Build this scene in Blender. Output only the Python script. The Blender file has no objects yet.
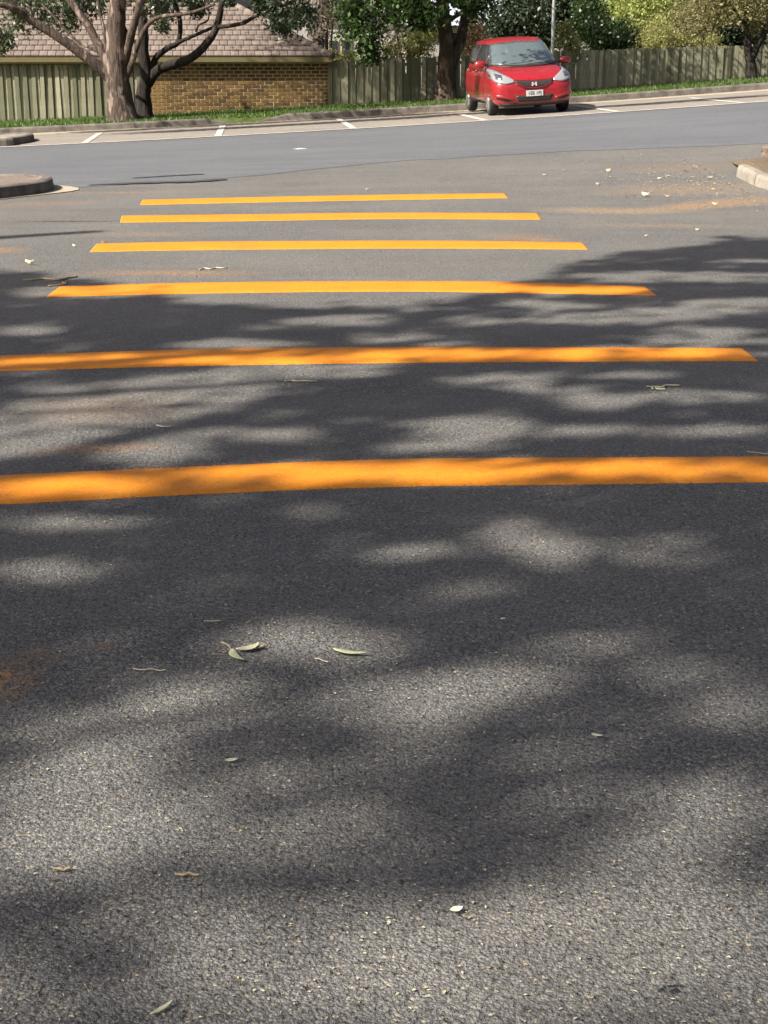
import bpy, bmesh, math, random
import numpy as np
from mathutils import Vector, Matrix
from mathutils.bvhtree import BVHTree
random.seed(7); rng = np.random.default_rng(7)
R = math.radians
scene = bpy.context.scene
COL = scene.collection

# ------------------------------------------------------------------ camera, sky, sun, exposure
FPX = 1538.0; PITCH = math.atan(462/FPX); EYE = 1.6
cam = bpy.data.cameras.new('camera'); camo = bpy.data.objects.new('camera', cam); COL.objects.link(camo)
camo.location = (0, 0, EYE); camo.rotation_euler = (math.pi/2-PITCH, 0, 0)
cam.sensor_fit = 'VERTICAL'; cam.sensor_height = 36; cam.lens = FPX*36/1024
cam.clip_start = 0.05; cam.clip_end = 2000
scene.camera = camo

SUN_EL = R(42); TO_SUN_XY = Vector((-0.85, -0.53)).normalized()
TO_SUN = Vector((TO_SUN_XY.x*math.cos(SUN_EL), TO_SUN_XY.y*math.cos(SUN_EL), math.sin(SUN_EL)))
w = bpy.data.worlds.new('World'); scene.world = w; w.use_nodes = True
nt = w.node_tree; bg = nt.nodes['Background']
sky = nt.nodes.new('ShaderNodeTexSky'); sky.sky_type = 'NISHITA'; sky.sun_disc = False
sky.sun_elevation = SUN_EL; sky.sun_rotation = math.atan2(TO_SUN.x, TO_SUN.y)
sky.air_density = .7; sky.dust_density = 6.0; sky.ozone_density = .8
nt.links.new(sky.outputs[0], bg.inputs[0]); bg.inputs[1].default_value = 0.063
sl = bpy.data.lights.new('sun', 'SUN'); sl.energy = 5.0; sl.angle = R(0.55); sl.color = (1, .93, .83)
so = bpy.data.objects.new('sun', sl); COL.objects.link(so)
so.rotation_euler = TO_SUN.to_track_quat('Z', 'Y').to_euler()
scene.view_settings.view_transform = 'Standard'; scene.view_settings.look = 'None'
scene.view_settings.exposure = 1.25; scene.view_settings.gamma = 1
scene.view_settings.use_curve_mapping = False

# ------------------------------------------------------------------ terrain
def sm(a, b, t):
    t = max(0, min(1, (t-a)/(b-a))); return t*t*(3-2*t)
def zt(X, Y):
    c = max(-30, min(30, X))
    return sm(15, 29, Y)*(.17+.053*c+.0009*c*c) - .06*math.exp(-((Y-18)/2.2)**2)
SA = math.atan(.107); EU = Vector((math.cos(SA), math.sin(SA))); EV = Vector((-math.sin(SA), math.cos(SA)))
LINE0 = Vector((0, 30.55))
def st(u, v, dz=0):                       # street frame -> world
    p = LINE0+EU*u+EV*v
    return Vector((p.x, p.y, zt(p.x, p.y)+dz))
_c, _s = math.cos(PITCH), math.sin(PITCH)
def at(px, py, Y):                        # the world point on the vertical plane Y seen at a spot of the photograph
    a = (px-384)/FPX; b = (py-512)/FPX
    d = Vector((a, _c-b*_s, -_s-b*_c)); t = Y/d.y
    return Vector((d.x*t, Y, EYE+d.z*t))

# ------------------------------------------------------------------ helpers
def mesh(name, verts, faces, mat=None, smooth=False):
    me = bpy.data.meshes.new(name); me.from_pydata([tuple(v) for v in verts], [], faces); me.update()
    if mat: me.materials.append(mat)
    if smooth: me.polygons.foreach_set('use_smooth', [True]*len(me.polygons))
    return me
def link(name, me, parent=None):
    o = bpy.data.objects.new(name, me); COL.objects.link(o)
    if parent: o.parent = parent
    return o
def tag(o, label, cat, group=None):
    o['label'] = label; o['category'] = cat
    if group: o['group'] = group
    return o
def structure(o): o['kind'] = 'structure'; return o
def stuff(o): o['kind'] = 'stuff'; return o
def empty(name, loc, rz=0):
    o = bpy.data.objects.new(name, None); COL.objects.link(o); o.location = loc; o.rotation_euler = (0, 0, rz)
    o.empty_display_size = .2; return o
def rel(p, root): return root.matrix_basis.inverted() @ Vector(p)
class MB:
    def __init__(s): s.v = []; s.f = []
    def add(s, vs, fs):
        n = len(s.v); s.v += [Vector(v) for v in vs]; s.f += [tuple(i+n for i in f) for f in fs]
    def box(s, c, d, rot=None):
        c = Vector(c); vs = []
        for x in (-.5, .5):
            for y in (-.5, .5):
                for z in (-.5, .5):
                    q = Vector((x*d[0], y*d[1], z*d[2]))
                    if rot is not None: q = rot @ q
                    vs.append(c+q)
        s.add(vs, [(0,1,3,2),(4,6,7,5),(0,4,5,1),(2,3,7,6),(0,2,6,4),(1,5,7,3)])
    def tube(s, pts, rad, n=8, wob=0, cap=True):
        pts = [Vector(p) for p in pts]; rings = []; up = Vector((.3, .9, .2))
        for i, p in enumerate(pts):
            t = (pts[min(i+1, len(pts)-1)]-pts[max(i-1, 0)]).normalized()
            a = t.cross(up).normalized(); b = t.cross(a).normalized()
            r = rad[i] if hasattr(rad, '__len__') else rad
            rings.append([p+(a*math.cos(k*2*math.pi/n)+b*math.sin(k*2*math.pi/n))*r*(1+random.uniform(-wob, wob)) for k in range(n)])
        n0 = len(s.v)
        for r_ in rings: s.v += r_
        for i in range(len(pts)-1):
            for k in range(n):
                s.f.append((n0+i*n+k, n0+i*n+(k+1) % n, n0+(i+1)*n+(k+1) % n, n0+(i+1)*n+k))
        if cap:
            s.f.append(tuple(n0+k for k in range(n))[::-1]); s.f.append(tuple(n0+(len(pts)-1)*n+k for k in range(n)))
    def lathe(s, prof, n=24, axis='z', c=(0,0,0)):
        n0 = len(s.v); c = Vector(c)
        for (r, h) in prof:
            for k in range(n):
                a = k*2*math.pi/n; x, y = r*math.cos(a), r*math.sin(a)
                s.v.append(c+(Vector((x, y, h)) if axis == 'z' else Vector((x, h, y))))
        for i in range(len(prof)-1):
            for k in range(n):
                s.f.append((n0+i*n+k, n0+i*n+(k+1) % n, n0+(i+1)*n+(k+1) % n, n0+(i+1)*n+k))
    def build(s, name, mat, parent=None, smooth=False, fix=True):
        me = mesh(name, s.v, s.f, mat)
        if fix:
            bm = bmesh.new(); bm.from_mesh(me); bmesh.ops.recalc_face_normals(bm, faces=bm.faces); bm.to_mesh(me); bm.free()
        if smooth: me.polygons.foreach_set('use_smooth', [True]*len(me.polygons))
        return link(name, me, parent)
def smooth_path(pts, k=4):
    pts = [Vector(p) for p in pts]; out = []
    for i in range(len(pts)-1):
        p0, p1, p2, p3 = pts[max(i-1,0)], pts[i], pts[i+1], pts[min(i+2, len(pts)-1)]
        for j in range(k):
            t = j/k
            out.append(.5*((2*p1)+(p2-p0)*t+(2*p0-5*p1+4*p2-p3)*t*t+(3*p1-p0-3*p2+p3)*t**3))
    return out+[pts[-1]]

# ------------------------------------------------------------------ materials
class NT:
    def __init__(s, name):
        s.m = bpy.data.materials.new(name); s.m.use_nodes = True; s.t = s.m.node_tree
        s.b = s.t.nodes['Principled BSDF']; s.o = s.t.nodes['Material Output']
        s._co = None
    def n(s, t, **k):
        x = s.t.nodes.new(t)
        for a, v in k.items(): setattr(x, a, v)
        return x
    def lk(s, a, b): s.t.links.new(a, b)
    def co(s, scale=None):
        if s._co is None: s._co = s.n('ShaderNodeTexCoord').outputs['Object']
        if scale is None: return s._co
        m = s.n('ShaderNodeMapping'); m.inputs['Scale'].default_value = scale; s.lk(s._co, m.inputs[0]); return m.outputs[0]
    def noise(s, scale, detail=4, rough=.6, co=None):
        x = s.n('ShaderNodeTexNoise'); x.inputs['Scale'].default_value = scale; x.inputs['Detail'].default_value = detail
        x.inputs['Roughness'].default_value = rough; s.lk(co or s.co(), x.inputs['Vector']); return x.outputs[0]
    def voro(s, scale, feature='F1', co=None):
        x = s.n('ShaderNodeTexVoronoi'); x.feature = feature; x.inputs['Scale'].default_value = scale
        s.lk(co or s.co(), x.inputs['Vector']); return x
    def rng(s, val, a, b, c=0, d=1):
        x = s.n('ShaderNodeMapRange'); x.inputs[1].default_value = a; x.inputs[2].default_value = b
        x.inputs[3].default_value = c; x.inputs[4].default_value = d; s.lk(val, x.inputs[0]); return x.outputs[0]
    def math(s, op, a, b=None):
        x = s.n('ShaderNodeMath', operation=op)
        for i, v in enumerate((a, b)):
            if v is None: continue
            if isinstance(v, (int, float)): x.inputs[i].default_value = v
            else: s.lk(v, x.inputs[i])
        return x.outputs[0]
    def mix(s, fac, a, b, mode='MIX'):
        x = s.n('ShaderNodeMix', data_type='RGBA', blend_type=mode)
        for i, v in ((0, fac), (6, a), (7, b)):
            if isinstance(v, (int, float)): x.inputs[i].default_value = v
            elif isinstance(v, tuple): x.inputs[i].default_value = (*v, 1)
            else: s.lk(v, x.inputs[i])
        return x.outputs[2]
    def color(s, v):
        if isinstance(v, tuple): s.b.inputs['Base Color'].default_value = (*v, 1)
        else: s.lk(v, s.b.inputs['Base Color'])
        return s
    def rough(s, v, spec=.5):
        if isinstance(v, (int, float)): s.b.inputs['Roughness'].default_value = v
        else: s.lk(v, s.b.inputs['Roughness'])
        s.b.inputs['Specular IOR Level'].default_value = spec; return s
    def bump(s, h, strength, dist, prev=None):
        x = s.n('ShaderNodeBump'); x.inputs['Strength'].default_value = strength; x.inputs['Distance'].default_value = dist
        s.lk(h, x.inputs['Height'])
        if prev: s.lk(prev, x.inputs['Normal'])
        s.lk(x.outputs[0], s.b.inputs['Normal']); return x.outputs[0]
    def ellipse(s, cx, cy, rx, ry, rot=0):
        m = s.n('ShaderNodeMapping', vector_type='TEXTURE'); m.inputs['Location'].default_value = (cx, cy, 0)
        m.inputs['Rotation'].default_value = (0, 0, rot); m.inputs['Scale'].default_value = (rx, ry, 1e4)
        s.lk(s.co(), m.inputs[0]); l = s.n('ShaderNodeVectorMath', operation='LENGTH'); s.lk(m.outputs[0], l.inputs[0])
        return s.rng(l.outputs['Value'], 1, .2)
def simple(name, c, rough=.6, spec=.4, vary=.15, scale=6, bump=0, metal=0, coat=0):
    k = NT(name); n = k.noise(scale)
    k.color(k.mix(k.rng(n, .3, .7), tuple(x*(1-vary) for x in c), tuple(x*(1+vary) for x in c)))
    k.rough(rough, spec); k.b.inputs['Metallic'].default_value = metal; k.b.inputs['Coat Weight'].default_value = coat
    if bump: k.bump(n, .5, bump)
    return k.m
def asphalt(name, dark, light, warm, chip=1.0, stains=(), fleck=.965):
    k = NT(name)
    nz = k.n('ShaderNodeTexNoise'); nz.inputs['Scale'].default_value = 90; nz.inputs['Detail'].default_value = 2; k.lk(k.co(), nz.inputs['Vector'])
    vm = k.n('ShaderNodeVectorMath', operation='MULTIPLY_ADD'); k.lk(nz.outputs[1], vm.inputs[0]); vm.inputs[1].default_value = (.008, .008, .008); k.lk(k.co(), vm.inputs[2])
    wc = vm.outputs[0]
    v1 = k.voro(122, co=wc); v2 = k.voro(330, co=wc); big = k.noise(.55, 4, .6); mid = k.noise(11, 3, .65); fine = k.noise(260, 3, .65, wc)
    pit = k.noise(62, 3, .72)
    sep = k.n('ShaderNodeSeparateColor'); k.lk(v1.outputs['Color'], sep.inputs[0])
    sep2 = k.n('ShaderNodeSeparateColor'); k.lk(v2.outputs['Color'], sep2.inputs[0])
    c = k.mix(k.math('POWER', sep.outputs[0], 1.3), dark, light)
    c = k.mix(k.rng(fine, .45, .75, 0, .45), c, tuple(x*1.25 for x in light))
    c = k.mix(k.rng(v1.outputs['Distance'], .4, .8, 0, .7), c, tuple(x*.35 for x in dark))
    c = k.mix(k.rng(big, .40, .70, 0, .5), c, warm)
    c = k.mix(k.rng(mid, .5, .75, 0, .25), c, tuple(x*.5 for x in dark))
    c = k.mix(k.rng(pit, .57, .68, 0, .85), c, tuple(x*.3 for x in dark))
    c = k.mix(k.rng(sep.outputs[1], fleck, fleck+.01, 0, .6), c, (.40, .35, .26))
    c = k.mix(k.rng(sep2.outputs[2], .975, .985, 0, .6), c, (.34, .27, .16))
    st_n = k.noise(1.0, 4, .6, k.co((.35, 2.2, 1)))
    c = k.mix(k.rng(st_n, .42, .68, 0, .28 if chip < .9 else .12), c, tuple(x*1.2 for x in light))
    if stains:
        tex = k.rng(k.math('ADD', k.noise(26, 5, .75), k.math('MULTIPLY', sep.outputs[2], .30)), .55, .84)
    for (cx, cy, rx, ry, rot, col, amt) in stains:
        e = k.ellipse(cx, cy, rx, ry, rot)
        c = k.mix(k.math('MULTIPLY', k.math('MULTIPLY', e, tex), amt), c, col)
    k.color(c); k.rough(k.rng(fine, .3, .7, .75, .95), .3)
    h = k.math('ADD', k.rng(v1.outputs['Distance'], 0, .7, 1, 0), k.math('MULTIPLY', sep.outputs[2], .9))
    h = k.math('ADD', h, k.math('MULTIPLY', fine, 1.2)); h = k.math('SUBTRACT', h, k.rng(pit, .53, .72, 0, 2.6))
    b = k.bump(h, .9*chip, .0052)
    k.bump(mid, .3*chip, .010, b)
    return k.m
M = {}
OR = (.62, .27, .05); TAN = (.33, .22, .12); DK = (.02, .02, .022)
M['side'] = asphalt('side_road_asphalt', (.102, .102, .101), (.226, .221, .210), (.206, .194, .174), 1.0, (
    (-1.02, 3.77, .13, .17, 0, (.55,.27,.07), .9), (-.96, 3.95, .09, .12, 0, (.4,.22,.08), .6), (-.80, 4.02, .08, .04, 0, (.25,.12,.06), .7),
    (2.3, 16.5, .9, .5, -.25, (.42,.28,.14), 1.1), (3.5, 17.1, 1.5, .45, .75, (.5,.29,.11), 1.1), (4.1, 17.4, 1.2, .4, .5, TAN, 1.3), (3.6, 18.7, 1.4, .8, .3, TAN, .9), (4.0, 20.6, 1.3, .8, .1, (.2,.15,.11), 1.2), (1.2, 13.9, .5, .35, 0, OR, .35), (1.4, 13.65, .4, .2, -.3, OR, .55),
    (-1.6, 11.55, .9, .22, 0, OR, .6), (-3.3, 12.9, .4, .3, 0, OR, .8), (-3.0, 18.9, 1.2, .2, .05, OR, .4), (-1.3, 7.0, .5, .4, .3, OR, .25), (-1.2, 6.25, .35, .12, .2, OR, .5),
    (-2.2, 14.1, .5, .25, 0, OR, .35), (2.6, 14.9, 1.2, .35, -.3, TAN, .7), (-3.9, 17.6, .9, .5, .3, OR, .3), (.515, 2.375, .035, .022, 0, DK, 3.0),
    (-3.05, 15.3, .75, .11, .02, DK, 1.8)))
M['main'] = asphalt('main_road_asphalt', (.085, .091, .103), (.124, .130, .142), (.114, .119, .128), .4, (), .985)
M['bay'] = asphalt('parking_bay_asphalt', (.18, .16, .14), (.27, .245, .215), (.26, .225, .185), .5)
M['concrete'] = simple('weathered_concrete', (.21, .19, .16), .9, .2, .3, 7, .004)
M['kerbdark'] = simple('grimy_kerb_concrete', (.115, .103, .09), .9, .2, .45, 5, .004)
M['pale'] = simple('pale_concrete_apron', (.29, .25, .19), .9, .2, .2, 8, .003)
M['gravel'] = asphalt('island_gravel', (.20, .15, .12), (.50, .40, .33), (.35, .27, .2), 1.5, (), .9)
M['dirt'] = asphalt('verge_dirt', (.16, .12, .085), (.26, .2, .14), (.2, .17, .08), 1.2)
M['rock'] = simple('brown_rock', (.12, .09, .07), .9, .2, .5, 9, .03)
M['tar'] = simple('bitumen_joint', (.045, .045, .047), .8, .3, .3)
M['soil'] = simple('grassy_soil', (.055, .075, .022), .95, .1, .4, 3, .01)
def leafmat(name, c, c2, rough=.45, trans=.25, spec=.5):
    k = NT(name); g = k.n('ShaderNodeNewGeometry')
    col = k.mix(g.outputs['Random Per Island'], c, c2); k.color(col); k.rough(rough, spec)
    tr = k.n('ShaderNodeBsdfTranslucent'); k.lk(k.mix(.5, col, tuple(min(1, x*2.2) for x in c2)), tr.inputs[0])
    mx = k.n('ShaderNodeMixShader'); mx.inputs[0].default_value = trans
    k.lk(k.b.outputs[0], mx.inputs[1]); k.lk(tr.outputs[0], mx.inputs[2]); k.lk(mx.outputs[0], k.o.inputs[0]); return k.m
M['gum'] = leafmat('gum_leaf', (.035, .05, .024), (.085, .105, .05), .4, .15)
M['glossy'] = leafmat('glossy_dark_leaf', (.016, .036, .012), (.075, .125, .035), .28, .2)
M['darkleaf'] = leafmat('dark_evergreen_leaf', (.012, .022, .01), (.032, .05, .02), .5, .08)
M['yellow'] = leafmat('yellow_green_leaf', (.13, .145, .035), (.32, .31, .11), .55, .3)
M['lime'] = leafmat('lime_leaf', (.14, .18, .03), (.36, .39, .13), .55, .35)
M['olive'] = leafmat('olive_leaf', (.09, .085, .035), (.22, .20, .08), .6, .25)
M['pink'] = leafmat('pinkish_new_leaf', (.17, .17, .06), (.38, .23, .14), .55, .3)
M['twig'] = leafmat('dry_brown_foliage', (.08, .06, .045), (.17, .14, .10), .7, .2)
M['white'] = leafmat('white_petal', (.72, .70, .60), (.8, .79, .72), .6, .2)
M['grass'] = leafmat('grass_blade', (.032, .066, .010), (.09, .145, .024), .5, .25)
def bark(name, c1, c2, peel):
    k = NT(name); n = k.noise(5, 5, .65, k.co((3, 3, .6))); p = k.noise(3, 3, .5, k.co((2, 2, .7)))
    c = k.mix(k.rng(n, .35, .65), c1, c2); c = k.mix(k.rng(p, .55, .62, 0, .8), c, peel)
    k.color(c); k.rough(.85, .25); k.bump(n, 1, .06); return k.m
M['bark1'] = bark('peeling_brown_bark', (.026, .019, .016), (.105, .077, .06), (.24, .19, .155))
M['bark2'] = bark('dark_bark', (.012, .010, .009), (.032, .026, .021), (.05, .04, .033))
M['bark3'] = bark('brown_bark', (.035, .024, .018), (.085, .058, .042), (.16, .11, .08))
def randomised(name, a, b, rough=.85, grain=None, bumpd=.003, extra=None):
    k = NT(name); oi = k.n('ShaderNodeObjectInfo')
    c = k.mix(oi.outputs['Random'], a, b)
    n = k.noise(7, 4, .6, k.co(grain) if grain else None)
    c = k.mix(k.rng(n, .35, .7, 0, .5), c, tuple(x*.45 for x in a))
    if extra: c = k.mix(k.rng(oi.outputs['Random'], extra[1], extra[1]+.02, 0, .85), c, extra[0])
    k.color(c); k.rough(rough, .2); k.bump(n, .6, bumpd); return k.m
M['paling'] = randomised('weathered_paling', (.13, .138, .088), (.38, .36, .26), .9, (9, 9, .8), .006)
M['brick'] = randomised('brown_brick', (.11, .068, .030), (.29, .178, .072), .9, None, .003, ((.055, .035, .022), .70))
M['mortar'] = simple('mortar', (.50, .40, .23), .95, .1, .15, 20)
M['tile'] = randomised('pinkish_roof_tile', (.15, .122, .105), (.225, .182, .156), .85, None, .004)
M['underroof'] = simple('roof_shadow_gap', (.09, .06, .05), .95, .1)
M['fascia'] = simple('olive_brown_gutter', (.14, .12, .055), .5, .4, .1)
M['trim'] = simple('cream_trim', (.42, .36, .22), .6, .3, .1)
M['linewhite'] = simple('worn_white_line_paint', (.40, .38, .34), .8, .3, .4, 9)
def stripe_mat():
    k = NT('orange_line_paint'); v = k.voro(125); n = k.noise(3, 5); sp = k.noise(38, 3, .7); fine = k.noise(300, 2)
    c = k.mix(k.rng(n, .35, .7), (.56, .180, .005), (.60, .215, .009))
    c = k.mix(k.rng(sp, .66, .71, 0, .8), c, (.22, .09, .02))
    sc = k.n('ShaderNodeSeparateColor'); k.lk(v.outputs['Color'], sc.inputs[0])
    c = k.mix(k.rng(sc.outputs[0], .95, .96, 0, .55), c, (.24, .11, .03)); c = k.mix(k.rng(sc.outputs[1], .80, 1, 0, .35), c, (.70, .33, .05))
    c = k.mix(k.rng(k.noise(2.2, 5, .7, k.co((2.5, .5, 1))), .55, .72, 0, .3), c, (.30, .14, .045))
    c = k.mix(k.rng(k.noise(1.3, 6, .7), .60, .72, 0, .35), c, (.45, .2, .04))
    k.color(c); k.rough(.62, .35)
    b = k.bump(v.outputs['Distance'], .35, .003); k.bump(fine, .3, .001, b); return k.m
M['orange'] = stripe_mat()
M['galv'] = simple('galvanised_steel', (.36, .38, .38), .5, .5, .1, 8, 0, .3)
M['wallpale'] = simple('pale_render', (.34, .31, .29), .9, .2, .08)
M['greyroof'] = simple('grey_sheet_roof', (.33, .36, .42), .5, .4, .1)
M['darkglass'] = simple('dark_window_glass', (.03, .035, .04), .08, .6, .1)

# ------------------------------------------------------------------ ground, roads, kerbs
def grid_sheet(name, fn, nu, nv, mat):
    vs = [fn(i/nu, j/nv) for j in range(nv+1) for i in range(nu+1)]
    fs = [(j*(nu+1)+i, j*(nu+1)+i+1, (j+1)*(nu+1)+i+1, (j+1)*(nu+1)+i) for j in range(nv) for i in range(nu)]
    return structure(link(name, mesh(name, vs, fs, mat, True)))
def sgn_pow(t, k): t = 2*t-1; return math.copysign(abs(t)**k, t)
def g_fn(a, b):
    x = sgn_pow(a, 2.2)*600; y = 20+sgn_pow(b, 2.2)*600
    return (x, y, zt(x, y)-.05)
grid_sheet('ground', g_fn, 120, 120, M['soil'])
def lerp(a, b, t): return a+(b-a)*t
def sr(a, b):
    x = lerp(-24, 24, a); y = lerp(-14, 25, b); return (x, y, zt(x, y))
grid_sheet('side_road', sr, 96, 156, M['side'])
SEAM = [(-60, 13.5), (-12, 18.3), (-4.2, 19.3), (-2.07, 20.35), (0, 22.2), (2.5, 22.9), (5.5, 22.9), (12, 23.3), (60, 28)]
def seam(x):
    for (a, b), (c, d) in zip(SEAM, SEAM[1:]):
        if a <= x <= c: return b+(d-b)*(x-a)/(c-a)
    return SEAM[-1][1]
def mr(a, b):
    u = lerp(-58, 58, a); p = LINE0+EU*u+EV*5.8; y0 = seam(p.x)+.05*math.sin(p.x*5)+.03*math.sin(p.x*13)
    y = lerp(y0, p.y, b); x = p.x
    return (x, y, zt(x, y)+.004)
grid_sheet('main_road', mr, 232, 40, M['main'])
grid_sheet('parking_bay_surface', lambda a, b: st(lerp(-58, 58, a), lerp(.06, 5.7, b), .008), 160, 8, M['bay'])
grid_sheet('concrete_gutter', lambda a, b: st(lerp(-58, 58, a), lerp(4.75+.1*math.sin(a*40), 5.66, b), .012), 160, 3, M['pale'])
def vg(a, b):
    v = 5.62 if b < .01 else (5.80 if b < .03 else lerp(5.85, 75, ((b-.03)/.97)**2.2))
    p = st(lerp(-90, 90, a), v)
    return (p.x, p.y, p.z+(-.02 if b < .01 else .125+.02*math.sin(p.x*3.1)*math.sin(p.y*2.3)))
grid_sheet('grass_verge', vg, 240, 100, M['soil'])

def kerb_mesh(path, width, h, taper0=False, taper1=False, z0=-.02, inner=1):
    """kerb of rounded section along a plan path; inner=+1: body lies to the left of travel"""
    mb = MB(); prof = [(0, z0), (.012, h-.04), (.022, h-.015), (.05, h), (width-.02, h), (width, h-.02), (width, z0)]
    n = len(prof); P = [Vector(p) for p in path]
    for i, p in enumerate(P):
        t = (P[min(i+1, len(P)-1)]-P[max(i-1, 0)]).normalized(); nn = Vector((-t.y, t.x))*inner
        k = 1
        if taper0: k = min(k, .05+.95*min(1, i/4))
        if taper1: k = min(k, .05+.95*min(1, (len(P)-1-i)/4))
        for (o, z) in prof:
            q = p+nn*o; mb.v.append(Vector((q.x, q.y, zt(q.x, q.y)+(z*k if z > 0 else z))))
    for i in range(len(P)-1):
        for j in range(n-1): mb.f.append((i*n+j, i*n+j+1, (i+1)*n+j+1, (i+1)*n+j))
    mb.f.append(tuple(range(n))); mb.f.append(tuple((len(P)-1)*n+j for j in range(n)))
    return mb
def st_path(u0, u1, v, step=.18):
    n = max(2, int(abs(u1-u0)/step)); return [LINE0+EU*lerp(u0, u1, i/n)+EV*(v+.012*math.sin(lerp(u0, u1, i/n)*1.7)) for i in range(n+1)]
structure(kerb_mesh(st_path(-58, -2.75, 5.6), .16, .15, taper1=True).build('kerb_far_left', M['kerbdark']))
structure(kerb_mesh(st_path(-2.35, 58, 5.55), .16, .16, taper0=True).build('kerb_far_right', M['kerbdark']))

def densify(pts, step):
    sp = smooth_path([Vector((x, y, 0)) for x, y in pts], 10); out = [sp[0]]
    for p in sp[1:]:
        if (p-out[-1]).length > step: out.append(p)
    return [Vector((p.x, p.y)) for p in out]
KL = densify([(-14, -13), (-8.6, -2), (-8.0, 6), (-7.4, 12), (-5.6, 16.4), (-4.48, 18.2), (-4.14, 18.75), (-4.06, 19.2), (-4.2, 19.7), (-4.7, 20.0), (-7.0, 19.75), (-14, 18.9), (-30, 17.2)], .12)
KR = densify([(4.42, 19.72), (4.45, 19.3), (4.56, 18.5), (5.3, 16.5), (6.3, 13.8), (7.0, 8), (7.2, 0), (12, -13)], .12)
def kerb_blocks(name, path, length, mat):
    root = structure(link(name, mesh(name, [], [])))
    n = max(2, int(length/.12)); i = 0
    while i < len(path)-2:
        seg = path[i:i+n+1]
        if len(seg) < 2: break
        seg = [seg[0]+(seg[1]-seg[0])*.07]+seg[1:-1]+[seg[-1]-(seg[-1]-seg[-2])*.07]
        mb = kerb_mesh(seg, .16, .148+random.uniform(-.006, .006)); 
        mb.build('kerb_block', mat, root); i += n
    return root
kerb_blocks('kerb_near_left', KL, 1.2, M['kerbdark'])
kerb_blocks('kerb_near_right', KR, .62, M['concrete'])
def verge(name, path, xfar, mat):
    # raised ground behind a kerb: strips from the kerb's back edge out to xfar
    P = []
    for i, p in enumerate(path):
        t = (path[min(i+1, len(path)-1)]-path[max(i-1, 0)]).normalized(); q = p+Vector((-t.y, t.x))*.15; P.append(q)
    mb = MB(); half = min(range(len(P)), key=lambda i: abs(P[i].x-xfar*0) if False else abs(P[i].x))
    cx = sum(q.x for q in P)/len(P)
    A = P[:half+1]; B = P[half:][::-1]
    ya0, ya1 = A[0].y, P[half].y
    N = 60
    def interp(L, t):
        k = t*(len(L)-1); i = min(int(k), len(L)-2); return L[i].lerp(L[i+1], k-i)
    for j in range(N+1):
        t = j/N; a, b = interp(A, t), interp(B, t)
        for s in range(9):
            q = a.lerp(b, s/8); mb.v.append(Vector((q.x, q.y, zt(q.x, q.y)+.125+(.03*math.sin(q.x*2)*math.sin(q.y*3) if 0 < s < 8 else 0))))
    for j in range(N):
        for s in range(8): mb.f.append((j*9+s, j*9+s+1, (j+1)*9+s+1, (j+1)*9+s))
    return structure(mb.build(name, mat, None, True))
verge('verge_near_left', KL, -60, M['gravel'])
mb = MB(); NX = 26
rows = [Vector((4.75, 21.6)), Vector((4.60, 20.8)), Vector((4.48, 19.80))]+[p+Vector((.14, .03)) for p in KR[::4]]
for j, p in enumerate(rows):
    for i in range(NX+1):
        t = (i/NX)**2; x = lerp(p.x, 32, t); y = p.y+t*4; hgt = .125 if j > 2 else (-.03, .03, .11)[j]
        bump_ = (.05*math.sin(x*2.3)*math.sin(y*3.1)+.04) if i else 0
        mb.v.append(Vector((x, y, zt(x, y)+hgt+bump_*(1 if j > 0 else 0))))
for j in range(len(rows)-1):
    for i in range(NX): mb.f.append((j*(NX+1)+i, j*(NX+1)+i+1, (j+1)*(NX+1)+i+1, (j+1)*(NX+1)+i))
structure(mb.build('verge_near_right', M['dirt'], None, True))
bmr = bmesh.new(); bmesh.ops.create_icosphere(bmr, subdivisions=3, radius=1)
for v in bmr.verts:
    f = 1+.22*math.sin(v.co.x*5+v.co.z*3)*math.sin(v.co.y*6)+.10*math.sin(v.co.z*11+v.co.x*7)
    v.co = Vector((v.co.x*.26, v.co.y*.22, v.co.z*.20))*f
me_ = bpy.data.meshes.new('rock'); bmr.to_mesh(me_); bmr.free(); me_.materials.append(M['rock'])
o = link('rock', me_); o.location = (5.22, 20.55, zt(5.22, 20.55)+.17); tag(o, 'rough brown rock on the dirt verge at the right edge', 'rock')
# pale concrete apron round the nose of the left kerb
ap = MB()
for i, p in enumerate(KL):
    if p.x > -6.5 and 15 < p.y < 19.9 and i < len(KL)-2:
        t = (KL[i+1]-KL[i-1]).normalized(); nn = Vector((t.y, -t.x)); k = 1.0 if p.y > 18.4 else .35
        wd = .06+.26*math.exp(-((p.y-19.25)/.35)**2)
        for o in (-.02, wd): q = p+nn*o; ap.v.append(Vector((q.x, q.y, zt(q.x, q.y)+.009)))
ap.f = [(i, i+1, i+3, i+2) for i in range(0, len(ap.v)-2, 2)]
structure(ap.build('kerb_apron', M['pale']))
# kerb outstand at the far left end of the bays
KO = densify([(-22, 28.4), (-12, 29.55), (-7.55, 30.02), (-7.12, 30.5), (-7.0, 31.3), (-7.15, 32.2), (-7.8, 32.7), (-12, 32.3), (-22, 31.2)], .12)
structure(kerb_mesh(KO, .16, .15).build('kerb_outstand', M['kerbdark']))
verge('outstand_top', KO, -60, M['concrete'])
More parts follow.
